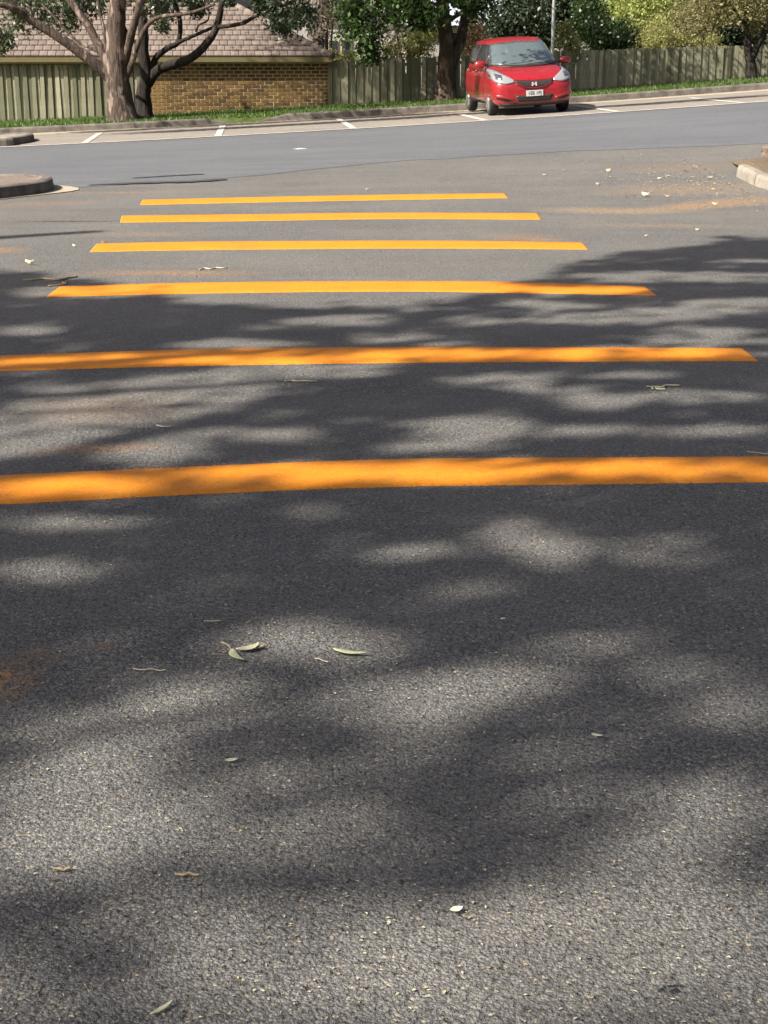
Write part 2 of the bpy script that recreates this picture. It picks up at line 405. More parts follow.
# flat dark strips where the two road surfaces meet
def road_strip(name, pts, wd):
    mb = MB(); P = smooth_path([Vector((x, y, 0)) for x, y in pts], 8)
    for i, p in enumerate(P):
        k = math.sin(math.pi*i/(len(P)-1))**.5; ww = wd*(.25+.75*k)*random.uniform(.6, 1.3)
        for s in (-1, 1): mb.v.append(Vector((p.x, p.y+s*ww/2, zt(p.x, p.y)+.010)))
    mb.f = [(2*i, 2*i+1, 2*i+3, 2*i+2) for i in range(len(P)-1)]
    return structure(mb.build(name, M['tar']))
road_strip('bitumen_joint', [(-3.72, 19.75), (-3.0, 19.95), (-2.5, 20.0), (-2.02, 20.2)], .28)
road_strip('bitumen_joint', [(-3.3, 20.55), (-2.8, 20.8), (-2.4, 20.95)], .16)

# ------------------------------------------------------------------ painted markings
def resample(pts, n):
    pts = smooth_path([Vector((x, y, 0)) for x, y in pts], 8)
    L = [0]
    for a, b in zip(pts, pts[1:]): L.append(L[-1]+(b-a).length)
    out = []; j = 0
    for i in range(n+1):
        t = L[-1]*i/n
        while j < len(L)-2 and L[j+1] < t: j += 1
        out.append(pts[j].lerp(pts[j+1], (t-L[j])/max(1e-6, L[j+1]-L[j])))
    return out
def stripe(name, far, near, mat, h=.004, n=420, m=5, rag=.0018):
    A, B = resample(far, n), resample(near, n); mb = MB()
    for i in range(n+1):
        a, b = A[i], B[i]; d = (b-a).normalized()
        j1, j2 = random.gauss(0, rag), random.gauss(0, rag*1.3)
        cols = [(a-d*(j1+.004), -.002), (a+d*(.004-j1), h)]+[(a.lerp(b, k/m), h) for k in range(1, m)]+[(b-d*(.004+j2), h), (b+d*(.004-j2), -.002)]
        for p, z in cols: mb.v.append(Vector((p.x, p.y, zt(p.x, p.y)+z)))
    c = m+3
    for i in range(n):
        for k in range(c-1): mb.f.append((i*c+k, i*c+k+1, (i+1)*c+k+1, (i+1)*c+k))
    mb.f.append(tuple(range(c))); mb.f.append(tuple(n*c+k for k in range(c)))
    return mb.build(name, mat, None, True)
STRIPES = [
 ([(-2.15, 5.68), (-1.506, 5.817), (-1.01, 5.907), (0, 6.063), (.884, 6.095), (1.576, 6.111), (2.0, 6.12)], [(-2.12, 5.36), (-1.419, 5.425), (-.692, 5.562), (0, 5.659), (.831, 5.701), (1.485, 5.73), (2.02, 5.75)], 'wide orange painted stripe nearest the camera running off both sides'),
 ([(-2.24, 8.26), (-2.096, 8.287), (-1.08, 8.462), (0, 8.537), (1.211, 8.522), (2.004, 8.507)], [(-2.20, 7.85), (-1.999, 7.877), (-1.026, 8.009), (0, 8.091), (1.158, 8.132), (2.009, 8.146)], 'second nearest orange stripe, its right end just in view'),
 ([(-2.284, 10.839), (-1.319, 11.034), (0, 11.108), (.977, 11.059), (1.84, 10.839)], [(-2.279, 10.381), (-1.262, 10.537), (0, 10.628), (.935, 10.56), (1.851, 10.447)], 'third nearest orange painted stripe across the shadow edge'),
 ([(-2.473, 13.354), (-1.602, 13.5), (0, 13.575), (1.013, 13.537), (1.715, 13.427)], [(-2.432, 12.803), (-1.537, 12.936), (0, 13.038), (.975, 13.017), (1.709, 12.97)], 'fourth orange painted stripe on sunlit asphalt beyond the shadows'),
 ([(-2.676, 15.917), (-1.383, 16.091), (0, 16.26), (1.588, 16.178)], [(-2.575, 15.181), (-1.32, 15.339), (0, 15.555), (1.562, 15.496)], 'second farthest orange painted stripe beside the dark oil streak'),
 ([(-2.779, 18.019), (-1.563, 18.231), (0, 18.393), (1.415, 18.444)], [(-2.717, 17.385), (-1.514, 17.645), (0, 17.855), (1.427, 17.988)], 'farthest and shortest orange painted stripe near the main road'),
]
for a, b, lab in STRIPES:
    tag(stripe('painted_stripe', a, b, M['orange']), lab, 'road marking', 'orange stripes across the side road')
def flat_line(name, p0, p1, wd, z):
    d = (p1-p0).normalized(); nn = Vector((-d.y, d.x)); n = max(8, int((p1-p0).length/.25)); mb = MB()
    for i in range(n+1):
        p = p0.lerp(p1, i/n)
        for s in (-.5, .5):
            q = p+nn*(wd*s+random.gauss(0, .004)); mb.v.append(Vector((q.x, q.y, zt(q.x, q.y)+z)))
    mb.f = [(2*i, 2*i+1, 2*i+3, 2*i+2) for i in range(n)]
    return mb.build(name, M['linewhite'])
tag(flat_line('edge_line', LINE0+EU*-50, LINE0+EU*50, .17, .014), 'long faded white line along the front of the parking bays', 'road marking')
TL = ['white bay line nearest the peeling brown trunk', 'white bay line in front of the brick wall', 'white bay line in front of the fence corner of the house',
      'white bay line to the left of the red car', 'white bay line to the right of the red car', 'rightmost white bay line by the right fence']
for i, (x, x2, y2) in enumerate([(-5.69, -6.1, 34.0), (-3.18, -3.55, 34.9), (-.59, -1.02, 35.3), (1.97, 1.56, 34.9), (4.57, 4.2, 35.2), (7.07, 6.78, 35.3)]):
    a = Vector((x, 30.55+.107*x+.06)); tag(flat_line('bay_line', a, Vector((x2, y2)), .13, .017), TL[i], 'road marking', 'white bay lines')
tag(flat_line('lane_dash', Vector((-8.6, 26.75)), Vector((-6.55, 26.95)), .12, .010), 'short white lane dash at the left edge of the main road', 'road marking')
def blot(name, c, rx, ry, mat, z, label, cat, group=None):
    mb = MB(); n = 18; mb.v.append(Vector((c[0], c[1], zt(*c)+z)))
    for k in range(n):
        a = k*2*math.pi/n; r = random.uniform(.55, 1.15); x, y = c[0]+rx*r*math.cos(a), c[1]+ry*r*math.sin(a)
        mb.v.append(Vector((x, y, zt(x, y)+z-.001)))
    mb.f = [(0, k+1, (k+1) % n+1) for k in range(n)]
    return tag(mb.build(name, mat), label, cat, group)
blot('paint_mark', (-1.35, 25.2), .12, .16, M['linewhite'], .009, 'small white paint mark alone on the main road', 'paint mark')

# ------------------------------------------------------------------ foliage
def leaf_mesh(name, pts, length, width, mat, parent=None, droop=0.0, jitter=.35):
    n = len(pts); pts = np.asarray(pts, float)
    d = rng.normal(size=(n, 3)); d[:, 2] -= droop*1.5; d /= np.linalg.norm(d, axis=1)[:, None]
    r = rng.normal(size=(n, 3)); s = np.cross(d, r); s /= np.linalg.norm(s, axis=1)[:, None]
    nn = np.cross(d, s)
    L = length*(1+jitter*rng.uniform(-1, 1, n))[:, None]; W = width*(1+jitter*rng.uniform(-1, 1, n))[:, None]
    V = np.empty((n, 4, 3)); V[:, 0] = pts-d*L/2; V[:, 1] = pts+s*W/2+nn*W*.15; V[:, 2] = pts+d*L/2; V[:, 3] = pts-s*W/2+nn*W*.15
    me = bpy.data.meshes.new(name); me.vertices.add(n*4); me.vertices.foreach_set('co', V.ravel())
    me.loops.add(n*4); me.loops.foreach_set('vertex_index', np.arange(n*4)); me.polygons.add(n)
    me.polygons.foreach_set('loop_start', np.arange(n)*4); me.polygons.foreach_set('loop_total', np.full(n, 4)); me.update()
    me.materials.append(mat); o = link(name, me, parent)
    return o
def clump_points(clumps, n, sub=14, tight=.32):
    """clumps: (centre, (rx,ry,rz)); leaves gather in sub-clumps so that gaps stay between them"""
    vol = np.array([c[1][0]*c[1][1]*c[1][2] for c in clumps])**.42; vol /= vol.sum(); out = []
    for (c, r), f in zip(clumps, vol):
        k = max(3, int(sub)); cs = []
        for _ in range(k):
            v = rng.normal(size=3); v /= np.linalg.norm(v); cs.append(np.array(c)+v*np.array(r)*rng.uniform(.35, 1.0))
        m = int(n*f)+1; idx = rng.integers(0, k, m)
        out.append(np.array(cs)[idx]+rng.normal(size=(m, 3))*np.array(r)*tight)
    return np.concatenate(out)
def tree(name, label, cat, base, limbs, barkm, clumps, n, length, width, lmat, droop=.2, group=None, sub=14, tight=.3, stemname='trunk', n_side=9):
    root = empty(name, base); tag(root, label, cat, group)
    tr = None
    for i, (path, r0, r1) in enumerate(limbs):
        P = smooth_path([Vector(p)-Vector(base) for p in path], 5); N = len(P)
        rad = [lerp(r0, r1, (k/(N-1))**.8) for k in range(N)]
        if i == 0:
            rad = [r*(1+.35*math.exp(-k/2.0)) for k, r in enumerate(rad)]
        mb = MB(); mb.tube(P, rad, n_side if r0 > .06 else 6, .07)
        o = mb.build(stemname if i == 0 else 'limb', barkm, root, True)
        if i == 0: tr = o
    if n:
        leaf_mesh('crown', clump_points(clumps, n, sub, tight)-np.array(base), length, width, lmat, root, droop)
    return root
def px_clump(px, py, rpx, Y, ry=None, rz=None):
    c = at(px, py, Y); k = Y*.99/FPX; r = rpx*k
    return (tuple(c), (r, ry or r, rz or r))

# --- street trees on the verge
def gz(x, y): return zt(x, y)+.12
b1 = Vector((-6.05, 36.75, gz(-6.05, 36.75)-.05)); Y1 = 36.75
tree('gum_tree', 'big gum tree with peeling reddish brown trunk on the verge', 'tree', b1, [
    ([b1, at(119, 95, Y1), at(117, 60, Y1), at(116, 30, Y1), at(118, 0, Y1), at(120, -50, Y1), at(112, -130, Y1), at(118, -300, Y1)], .345, .10),
    ([at(119, 96, Y1), at(112, 80, Y1), at(98, 66, Y1-.1), at(76, 49, Y1-.2), at(52, 33, Y1-.3), at(28, 18, Y1-.4), at(12, 4, Y1-.5), at(-10, -20, Y1-.6), at(-50, -60, Y1-.9)], .17, .06),
    ([at(117, 80, Y1), at(108, 63, Y1), at(98, 44, Y1+.1), at(86, 22, Y1+.2), at(70, 0, Y1+.3), at(40, -50, Y1+.5), at(20, -120, Y1+.7)], .13, .06),
    ([at(24, 15, Y1-.45), at(10, 7, Y1-.7), at(-12, 4, Y1-.9)], .09, .05),
    ([at(118, 85, Y1), at(125, 62, Y1), at(131, 35, Y1-.2), at(138, 10, Y1-.3), at(146, -30, Y1-.4), at(170, -110, Y1-.6)], .12, .06),
    ([at(120, 92, Y1), at(130, 68, Y1-.1), at(138, 44, Y1-.3), at(147, 26, Y1-.4), at(160, 17, Y1-.5), at(190, 13, Y1-.7), at(215, 4, Y1-.8)], .085, .03),
    ([at(117, 72, Y1), at(107, 54, Y1), at(104, 30, Y1+.2), at(98, 0, Y1+.3), at(95, -60, Y1+.5)], .06, .03),
    ([at(100, 52, Y1+.1), at(76, 40, Y1+.3), at(55, 18, Y1+.4), at(42, 4, Y1+.5)], .05, .02),
], M['bark1'], [px_clump(22, 8, 20, 37.6), px_clump(45, 12, 15, 37.6), px_clump(70, 14, 14, 37.6), px_clump(90, 6, 12, 37.8), px_clump(3, 36, 11, 36.5), px_clump(2, 48, 6, 36.5), px_clump(160, 22, 9, 36.6), px_clump(150, 2, 14, 37),
    ((-7.5, 36.0, 9.0), (2.2, 1.8, 1.2)), ((-5.0, 36.2, 9.4), (2.3, 1.8, 1.3)), ((-6.4, 36.8, 10.8), (2.6, 2.0, 1.4)), ((-9.2, 36.2, 9.6), (1.4, 1.2, .8))]+4*[((-8.6, 30.6, 4.6), (1.2, .35, .35)), ((-7.1, 30.9, 4.7), (1.2, .35, .35)), ((-5.8, 31.1, 4.6), (1.1, .35, .35)), ((-8.0, 32.5, 4.8), (1.6, .35, .4)), ((-10.4, 32.0, 4.8), (1.0, .3, .35))],  # repeated lobes: unseen leaves added over the bays to cast shade there
    26000, .15, .055, M['gum'], .5, sub=16, tight=.3)
b2 = Vector((-5.72, 37.9, gz(-5.72, 37.9)-.05)); Y2 = 37.9
tree('dark_tree', 'dark crooked tree directly behind the big gum tree', 'tree', b2, [
    ([b2, at(143, 95, Y2), at(146, 75, Y2), at(143, 50, Y2), at(143, 25, Y2), at(139, 0, Y2), at(134, -60, Y2), at(140, -160, Y2)], .2, .07),
    ([at(147, 84, Y2), at(158, 70, Y2), at(174, 64, Y2-.1), at(187, 60, Y2-.2), at(200, 51, Y2-.2), at(212, 36, Y2-.3), at(218, 22, Y2-.3), at(222, 3, Y2-.4), at(228, -30, Y2-.5), at(250, -100, Y2-.6)], .135, .06),
    ([at(149, 76, Y2), at(156, 58, Y2+.1), at(168, 48, Y2+.1), at(178, 42, Y2+.2), at(180, 22, Y2+.2), at(175, 0, Y2+.2), at(165, -50, Y2+.3)], .085, .045),
    ([at(166, 49, Y2+.1), at(184, 40, Y2+.1), at(200, 33, Y2), at(214, 27, Y2-.2)], .05, .035),
    ([at(214, 27, Y2-.3), at(228, 26, Y2-.5), at(243, 23, Y2-.6), at(258, 15, Y2-.8), at(276, 8, Y2-1), at(300, -3, Y2-1.2), at(340, -30, Y2-1.4)], .055, .03),
    ([at(196, 32, Y2+.1), at(199, 25, Y2+.1), at(208, 20, Y2+.1), at(209, 8, Y2+.1)], .03, .015),
    ([at(143, 46, Y2), at(130, 38, Y2+.1), at(122, 20, Y2+.2)], .06, .03),
], M['bark2'], [px_clump(196, 3, 12, 37.6), px_clump(282, 4, 22, 36.9), px_clump(302, 14, 14, 36.8), px_clump(278, 25, 11, 36.8), px_clump(262, 1, 10, 37), px_clump(168, 6, 12, 38),
    px_clump(230, 1, 6, 37), ((-3.6, 36.8, 8.0), (2.0, 1.6, 1.0)), ((-2.2, 36.4, 8.2), (1.8, 1.5, 1.0)), ((-5.0, 37.8, 8.4), (2.0, 1.8, 1.2))],
    15000, .12, .05, M['darkleaf'], .5, sub=14, tight=.32)
b3 = Vector((1.52, 39.55, gz(1.52, 39.55)-.05)); Y3 = 39.55
tree('glossy_leaved_tree', 'dense glossy green tree with dark forked trunk left of the red car', 'tree', b3, [
    ([b3, at(446, 85, Y3), at(447, 62, Y3), at(446, 38, Y3), at(444, 18, Y3), at(442, 0, Y3), at(440, -50, Y3), at(450, -140, Y3)], .285, .1),
    ([at(450, 66, Y3), at(459, 44, Y3+.1), at(463, 28, Y3+.2), at(467, 0, Y3+.3), at(476, -60, Y3+.4), at(490, -130, Y3+.5)], .17, .07),
    ([at(444, 40, Y3), at(436, 20, Y3-.2), at(418, 4, Y3-.5), at(380, -20, Y3-.9)], .08, .04),
    ([at(447, 22, Y3), at(468, 8, Y3-.3), at(490, -5, Y3-.5)], .06, .03),
], M['bark3'], [px_clump(372, 6, 26, 39.0), px_clump(352, 6, 15, 38.9), px_clump(360, 38, 18, 38.8), px_clump(370, 52, 11, 38.8), px_clump(402, 6, 24, 38.6), px_clump(428, 7, 19, 38.4), px_clump(418, 20, 9, 38.6),
    px_clump(480, 5, 16, 39.0), px_clump(460, -4, 16, 38.6), ((.4, 38.9, 4.4), (2.5, 1.9, 1.2)), ((2.6, 38.8, 4.6), (2.3, 1.9, 1.3)), ((1.5, 39.3, 6.2), (2.5, 2.0, 1.5))]+3*[((-3.9, 31.4, 4.6), (1.0, .4, .4)), ((-2.6, 31.7, 4.7), (1.0, .35, .35)), ((1.4, 31.3, 4.7), (1.2, .35, .35)), ((3.0, 31.5, 4.8), (1.2, .35, .35)), ((-4.5, 32.9, 4.8), (1.6, .4, .45))],  # repeated lobes far from the trunk: unseen, added to shade the bays
    34000, .125, .075, M['glossy'], .15, sub=20, tight=.32)
b4 = Vector((9.35, 40.7, gz(9.35, 40.7)-.05)); Y4 = 40.7
tree('small_forked_tree', 'small dark forked tree in front of the fence at far right', 'tree', b4, [
    ([b4, at(751, 66, Y4), at(749, 55, Y4), at(747, 36, Y4), at(746, 18, Y4), at(742, -10, Y4), at(735, -80, Y4)], .155, .05),
    ([at(751, 60, Y4), at(757, 46, Y4), at(764, 34, Y4), at(769, 16, Y4), at(768, -5, Y4), at(775, -80, Y4)], .115, .05),
    ([at(747, 30, Y4), at(738, 15, Y4-.2), at(728, 0, Y4-.3)], .04, .02),
], M['bark2'], [px_clump(738, 8, 18, 40.4), px_clump(757, 10, 16, 40.4), px_clump(722, 3, 15, 40.3), px_clump(756, 27, 7, 40.9), ((9.2, 40.4, 4.2), (1.9, 1.5, 1.1)), ((8.0, 40.2, 4.0), (1.3, 1.2, .9)), ((10.4, 40.5, 4.4), (1.5, 1.4, 1.0))],
    7000, .11, .05, M['olive'], .2, sub=16, tight=.3)

# --- shrubs and trees behind the fences
fm = MB(); fm.v = [Vector((0, 0, -.008))]
for ring, (r0, z0) in enumerate(((.022, .012), (.040, .006))):
    for k in range(10):
        a = k*math.pi/5+ring*.3; r_ = r0*(1.15 if k % 2 else .8); fm.v.append(Vector((r_*math.cos(a), r_*math.sin(a), z0+(.006 if k % 2 else -.003))))
fm.f = [(0, 1+k, 1+(k+1) % 10) for k in range(10)]+[(1+k, 11+k, 11+(k+1) % 10, 1+(k+1) % 10) for k in range(10)]
FLOWER = mesh('flower', fm.v, fm.f, M['white'])
def shrub(name, label, cat, clumps, n, length, width, lmat, barkm='bark3', group=None, sub=12, tight=.33, droop=.1, flowers=None):
    c = np.mean([np.array(k[0]) for k in clumps], axis=0); x, y = float(c[0]), float(c[1]); base = Vector((x, y, gz(x, y)-.05))
    limbs = [([base, base+Vector((.05, 0, .4)), Vector(c)], .09, .04)]
    for k in clumps: limbs.append(([base+Vector((0, 0, .3)), base.lerp(Vector(k[0]), .5)+Vector((0, 0, .15)), Vector(k[0])], .05, .02))
    r = tree(name, label, cat, base, limbs, M[barkm], clumps, n, length, width, lmat, droop, group, sub, tight)
    if flowers:
        for f in flowers:
            pts = np.array(at(*f))-np.array(base)
            o = link('flower', FLOWER, r); o.location = pts; o.rotation_euler = (random.uniform(.6, 1.8), random.uniform(-.5, .5), random.uniform(-1.2, .6)); o.scale = (random.uniform(.7, 1.15),)*3
    return r
G2 = 'garden planting behind the fence'
shrub('yellow_green_shrub', 'yellow green shrub over the fence, left of the forked dark trunk', 'shrub', [px_clump(408, 47, 17, 42.2), px_clump(425, 38, 13, 42.4), px_clump(392, 52, 10, 42.0)], 3000, .09, .04, M['yellow'], group=G2)
shrub('low_yellow_shrub', 'low yellow shrub tip showing at the brick house corner', 'shrub', [px_clump(336, 58, 7, 41.9), px_clump(350, 59, 7, 41.9)], 700, .09, .04, M['yellow'], group=G2)
shrub('dry_shrub', 'brownish twiggy shrub behind the glossy leaved tree', 'shrub', [px_clump(396, 30, 15, 43.5), px_clump(420, 26, 14, 43.8)], 1600, .10, .03, M['twig'], group=G2)
shrub('pink_tipped_shrub', 'shrub with pinkish tips between forked trunk and car roof', 'shrub', [px_clump(473, 42, 12, 42.3), px_clump(470, 26, 11, 42.5), px_clump(478, 55, 10, 42.0)], 2200, .08, .045, M['pink'], group=G2)
shrub('dark_hedge_tree', 'dark evergreen mass directly behind the red car roof', 'tree', [px_clump(505, 30, 22, 44.5), px_clump(540, 28, 24, 44.6), px_clump(560, 14, 22, 45), px_clump(520, 5, 20, 46), ((3.8, 45.2, 3.9), (1.8, 1.2, 1.0))], 15000, .12, .07, M['darkleaf'], group=G2, sub=22)
FL = [(558, 36, 41.3), (566, 42, 41.2), (571, 37, 41.2), (575, 48, 41.2), (581, 52, 41.2), (578, 58, 41.15), (562, 50, 41.2), (573, 27, 41.4), (583, 43, 41.3), (565, 30, 41.3), (587, 59, 41.2)]
shrub('white_rose_bush', 'rose bush with cream flowers leaning over the fence beside the car', 'shrub', [px_clump(568, 42, 11, 41.6), px_clump(578, 54, 9, 41.4), px_clump(565, 30, 8, 41.7)], 1700, .075, .05, M['yellow'], group=G2, flowers=FL)
FL2 = [(589, 17, 42.2), (599, 17, 42.2), (602, 21, 42.2), (602, 25, 42.2), (586, 21, 42.2), (610, 33, 42.2), (600, 42, 42.2), (583, 51, 42.0), (618, 37, 42.2), (629, 41, 42.2), (613, 19, 42.3), (631, 17, 42.4)]
shrub('dark_camellia', 'dark rounded bush dotted with white flowers above the fence', 'shrub', [px_clump(600, 34, 17, 43.0), px_clump(618, 36, 15, 43.0), px_clump(588, 26, 14, 43.2), px_clump(607, 46, 14, 42.8), px_clump(590, 8, 14, 43.6)], 6500, .10, .06, M['glossy'], group=G2, flowers=FL2, sub=18)
shrub('lime_tree', 'bright lime green tree behind the dark flowering bush', 'tree', [px_clump(625, 8, 20, 48), px_clump(648, 14, 20, 48), px_clump(610, 2, 16, 48.5), px_clump(640, -14, 25, 48.5), px_clump(662, 4, 18, 48.2)], 6000, .11, .05, M['lime'], group=G2, sub=16)
shrub('pale_feathery_tree', 'pale feathery yellowish tree over the middle of the right fence', 'tree', [px_clump(645, 36, 15, 45), px_clump(662, 30, 16, 45.2), px_clump(672, 42, 12, 44.6), px_clump(655, 46, 10, 44.3)], 4200, .08, .03, M['yellow'], group=G2, sub=16)
shrub('olive_wattle', 'olive brown wattle hanging over the right fence', 'tree', [px_clump(690, 14, 20, 43.4), px_clump(706, 22, 15, 43), px_clump(720, 10, 15, 43.2), px_clump(684, 34, 14, 42.6), px_clump(698, -8, 22, 43.6)], 5200, .09, .03, M['olive'], group=G2, sub=18)
shrub('golden_wattle_spray', 'golden yellow spray drooping over the right fence top', 'shrub', [px_clump(682, 44, 11, 42.0), px_clump(699, 47, 9, 41.8), px_clump(712, 42, 8, 41.9), px_clump(672, 40, 8, 42)], 2000, .08, .03, M['yellow'], group=G2, sub=14, droop=.5)
shrub('dark_corner_bush', 'dark bush behind the fence left of the forked tree', 'shrub', [px_clump(728, 34, 11, 43.2), px_clump(742, 36, 10, 43.4), px_clump(760, 38, 12, 43.6)], 2600, .10, .06, M['darkleaf'], group=G2)
shrub('bare_brown_tree', 'thin brown twiggy tree at the end of the tiled roof', 'tree', [px_clump(322, 22, 12, 44.5), px_clump(334, 12, 12, 45), px_clump(318, 38, 8, 44), px_clump(328, 2, 12, 45)], 4500, .11, .03, M['twig'], 'bark2', group=G2)
G3 = 'tall trees far behind the gardens'
FAR = [(-20, -6, 'glossy', 'far dark green tree at the left edge beyond the tiled roof'), (60, -14, 'gum', 'far grey green tree beyond the tiled roof behind the gum tree'),
       (150, -12, 'yellow', 'far yellowish tree beyond the roof above the crooked limb'), (345, 2, 'gum', 'far grey green tree right of the tiled roof'),
       (420, 0, 'olive', 'far olive tree behind the glossy leaved tree'), (500, -8, 'darkleaf', 'far dark tree behind the grey sheet roof'), (570, -2, 'darkleaf', 'far dark tree behind the lamp post'),
       (655, -4, 'lime', 'far lime tree behind the pale feathery tree'), (735, 0, 'olive', 'far olive tree behind the forked tree'), (800, 0, 'glossy', 'far green tree at the right edge')]
for px, py, mk, lab in FAR:
    Yf = 66+random.uniform(-4, 4); q = at(px, py, Yf)
    shrub('far_tree', lab, 'tree', [(tuple(q+Vector((random.uniform(-1.5, 1.5), random.uniform(-1.5, 1.5), random.uniform(-1.5, 2.2)))), (2.0, 1.8, 1.5)) for _ in range(5)], 3200, .28, .13, M[mk], group=G3, sub=14, tight=.36)

# --- roadside trees to the left, outside the view, whose crowns shade the near road
SUN_GAPS = [(-1.483, 6.926, 0.343, 0.649), (-0.967, 7.562, 0.548, 0.528), (-1.559, 6.413, 0.193, 0.318), (-0.931, 6.2, 0.15, 0.216), (-0.477, 6.546, 0.306, 0.165), (-0.436, 7.855, 0.415, 0.181), (0.71, 7.609, 0.327, 0.268), (1.052, 7.165, 0.171, 0.131), (0.376, 6.552, 0.306, 0.258), (0.194, 6.279, 0.252, 0.102), (1.316, 7.776, 0.308, 0.127), (-0.334, 9.459, 0.433, 0.184), (-1.058, 5.204, 0.24, 0.06), (-0.286, 5.339, 0.166, 0.038), (-1.095, 4.662, 0.173, 0.128), (0.07, 4.886, 0.251, 0.096), (0.577, 4.945, 0.216, 0.175), (0.911, 4.822, 0.139, 0.063), (0.878, 4.362, 0.084, 0.035), (-0.224, 4.085, 0.159, 0.108), (-0.52, 3.614, 0.184, 0.149), (-0.704, 3.379, 0.252, 0.249), (-0.789, 3.11, 0.134, 0.216), (0.08, 3.651, 0.169, 0.139), (0.348, 3.786, 0.149, 0.075), (0.792, 3.821, 0.166, 0.096), (0.449, 3.602, 0.153, 0.038), (-0.424, 2.944, 0.181, 0.149), (-0.681, 2.897, 0.126, 0.111), (0.772, 3.052, 0.098, 0.093), (0.753, 4.066, 0.17, 0.039), (0.181, 2.544, 0.357, 0.102), (0.527, 2.59, 0.248, 0.119), (-0.096, 2.391, 0.339, 0.08), (-0.31, 2.553, 0.151, 0.076), (0.314, 2.389, 0.197, 0.043), (-0.64, 2.345, 0.105, 0.059), (0.062, 2.3, 0.208, 0.035), (0.838, 3.524, 0.149, 0.048), (-0.361, 10.259, 0.802, 0.301), (0.59, 9.392, 0.282, 0.29), (1.153, 10.043, 0.393, 0.165), (-1.838, 10.707, 0.627, 0.327), (-2.112, 9.105, 0.239, 0.205), (1.951, 9.764, 0.51, 0.235), (1.82, 8.776, 0.404, 0.223), (0.207, 8.774, 0.346, 0.191), (-0.759, 8.617, 0.34, 0.155), (-1.877, 8.041, 0.212, 0.216), (1.53, 7.297, 0.242, 0.113), (1.477, 6.582, 0.22, 0.111), (0.906, 6.581, 0.176, 0.093), (-.1, 5.88, .85, .13), (1.1, 5.92, .6, .13), (-1.25, 5.68, .4, .11), (2.3, 11.35, 1.0, 0.26), (2.35, 10.15, .55, .2), (1.35, 10.68, .55, .2), (3.0, 12.2, .5, .12), (1.48, 9.541, 0.564, 0.19), (1.97, 9.039, 0.352, 0.164), (-0.09, 3.954, 0.084, 0.066), (1.49, 8.5, 0.44, 0.12), (0.49, 4.06, 0.17, 0.06), (-1.2, 8.15, .9, .14), (.6, 8.33, 1.0, .12), (1.7, 8.33, .4, .1), (0.3, 10.8, .9, .15)]
EDGE = [(-6, 11.9), (-2.9, 11.5), (-2.2, 10.9), (-1.2, 9.95), (0, 10.2), (.8, 10.5), (1.2, 11.3), (1.7, 12.1), (2.5, 13.0), (3.4, 13.7), (6, 14.4)]
def edge(x):
    if x <= EDGE[0][0]: return EDGE[0][1]
    for (a, b), (c, d) in zip(EDGE, EDGE[1:]):
        if a <= x <= c: return b+(d-b)*(x-a)/(c-a)
    return EDGE[-1][1]
_ph = [random.uniform(0, 6.28) for _ in range(24)]
def fnoise(x, y):
    t = 0
    for k, (fx, fy, am) in enumerate(((1.9, 2.6, .5), (-2.7, 3.1, .45), (4.3, 3.4, .4), (5.2, -6.3, .34), (-8.4, 7.1, .28), (11.7, 9.6, .24), (-15.0, 17.0, .2), (23.0, 19.0, .15))):
        t += am*math.sin(fx*x+fy*y+_ph[k]+1.3*math.sin(fy*.6*x-fx*.7*y+_ph[k+8]))
    return t
def shade_chance(x, y):
    """how likely a leaf of the crowns above shades this spot of the road"""
    n = fnoise(x, y*1.0)
    e = edge(x)+.25*n
    d = 9.
    for (cx, cy, rx, ry) in SUN_GAPS:
        d = min(d, ((x-cx)/(rx*1.12+.03))**2+((y-cy)/(ry*1.15+.025))**2)
    d = math.sqrt(d)
    if x > 1.2: d = min(d, .6+abs(y-11.3)/.25)
    c = sm(.62, 1.28, d+.24*n)
    if abs(x) > 3.2 or y < 1.8: c = 1 if n < .35 else .05
    if y < 4.2: c *= lerp(.34, 1, sm(2.4, 4.4, y))
    c *= 1-.75*sm(.75, 1.15, fnoise(x*1.7+9, y*2.1-4))
    return (.03+.97*c)*sm(e+.22, e-.12, y) if y < e+.25 else 0
TR = [(-12.0, 8.6), (-11.4, 2.6), (-12.4, -3.6)]
crownpts = [[], [], []]
cnt = 0
while cnt < 50000:
    gx, gy = rng.uniform(-6, 5.5), rng.uniform(-2.5, 14)
    if rng.uniform() > shade_chance(gx, gy): continue
    h = rng.uniform(8.5, 13.0)+(2.5 if gy < 4.5 else 0)
    p = np.array((gx, gy, 0))+np.array(TO_SUN)*(h/TO_SUN.z)
    i = int(np.argmin([(p[0]-t[0])**2+(p[1]-t[1])**2 for t in TR])); crownpts[i].append(p); cnt += 1
RL = ['tall gum tree on the left verge nearest the main road, out of view', 'tall gum tree on the left verge beside the stripes, out of view', 'tall gum tree on the left verge behind the camera, out of view']
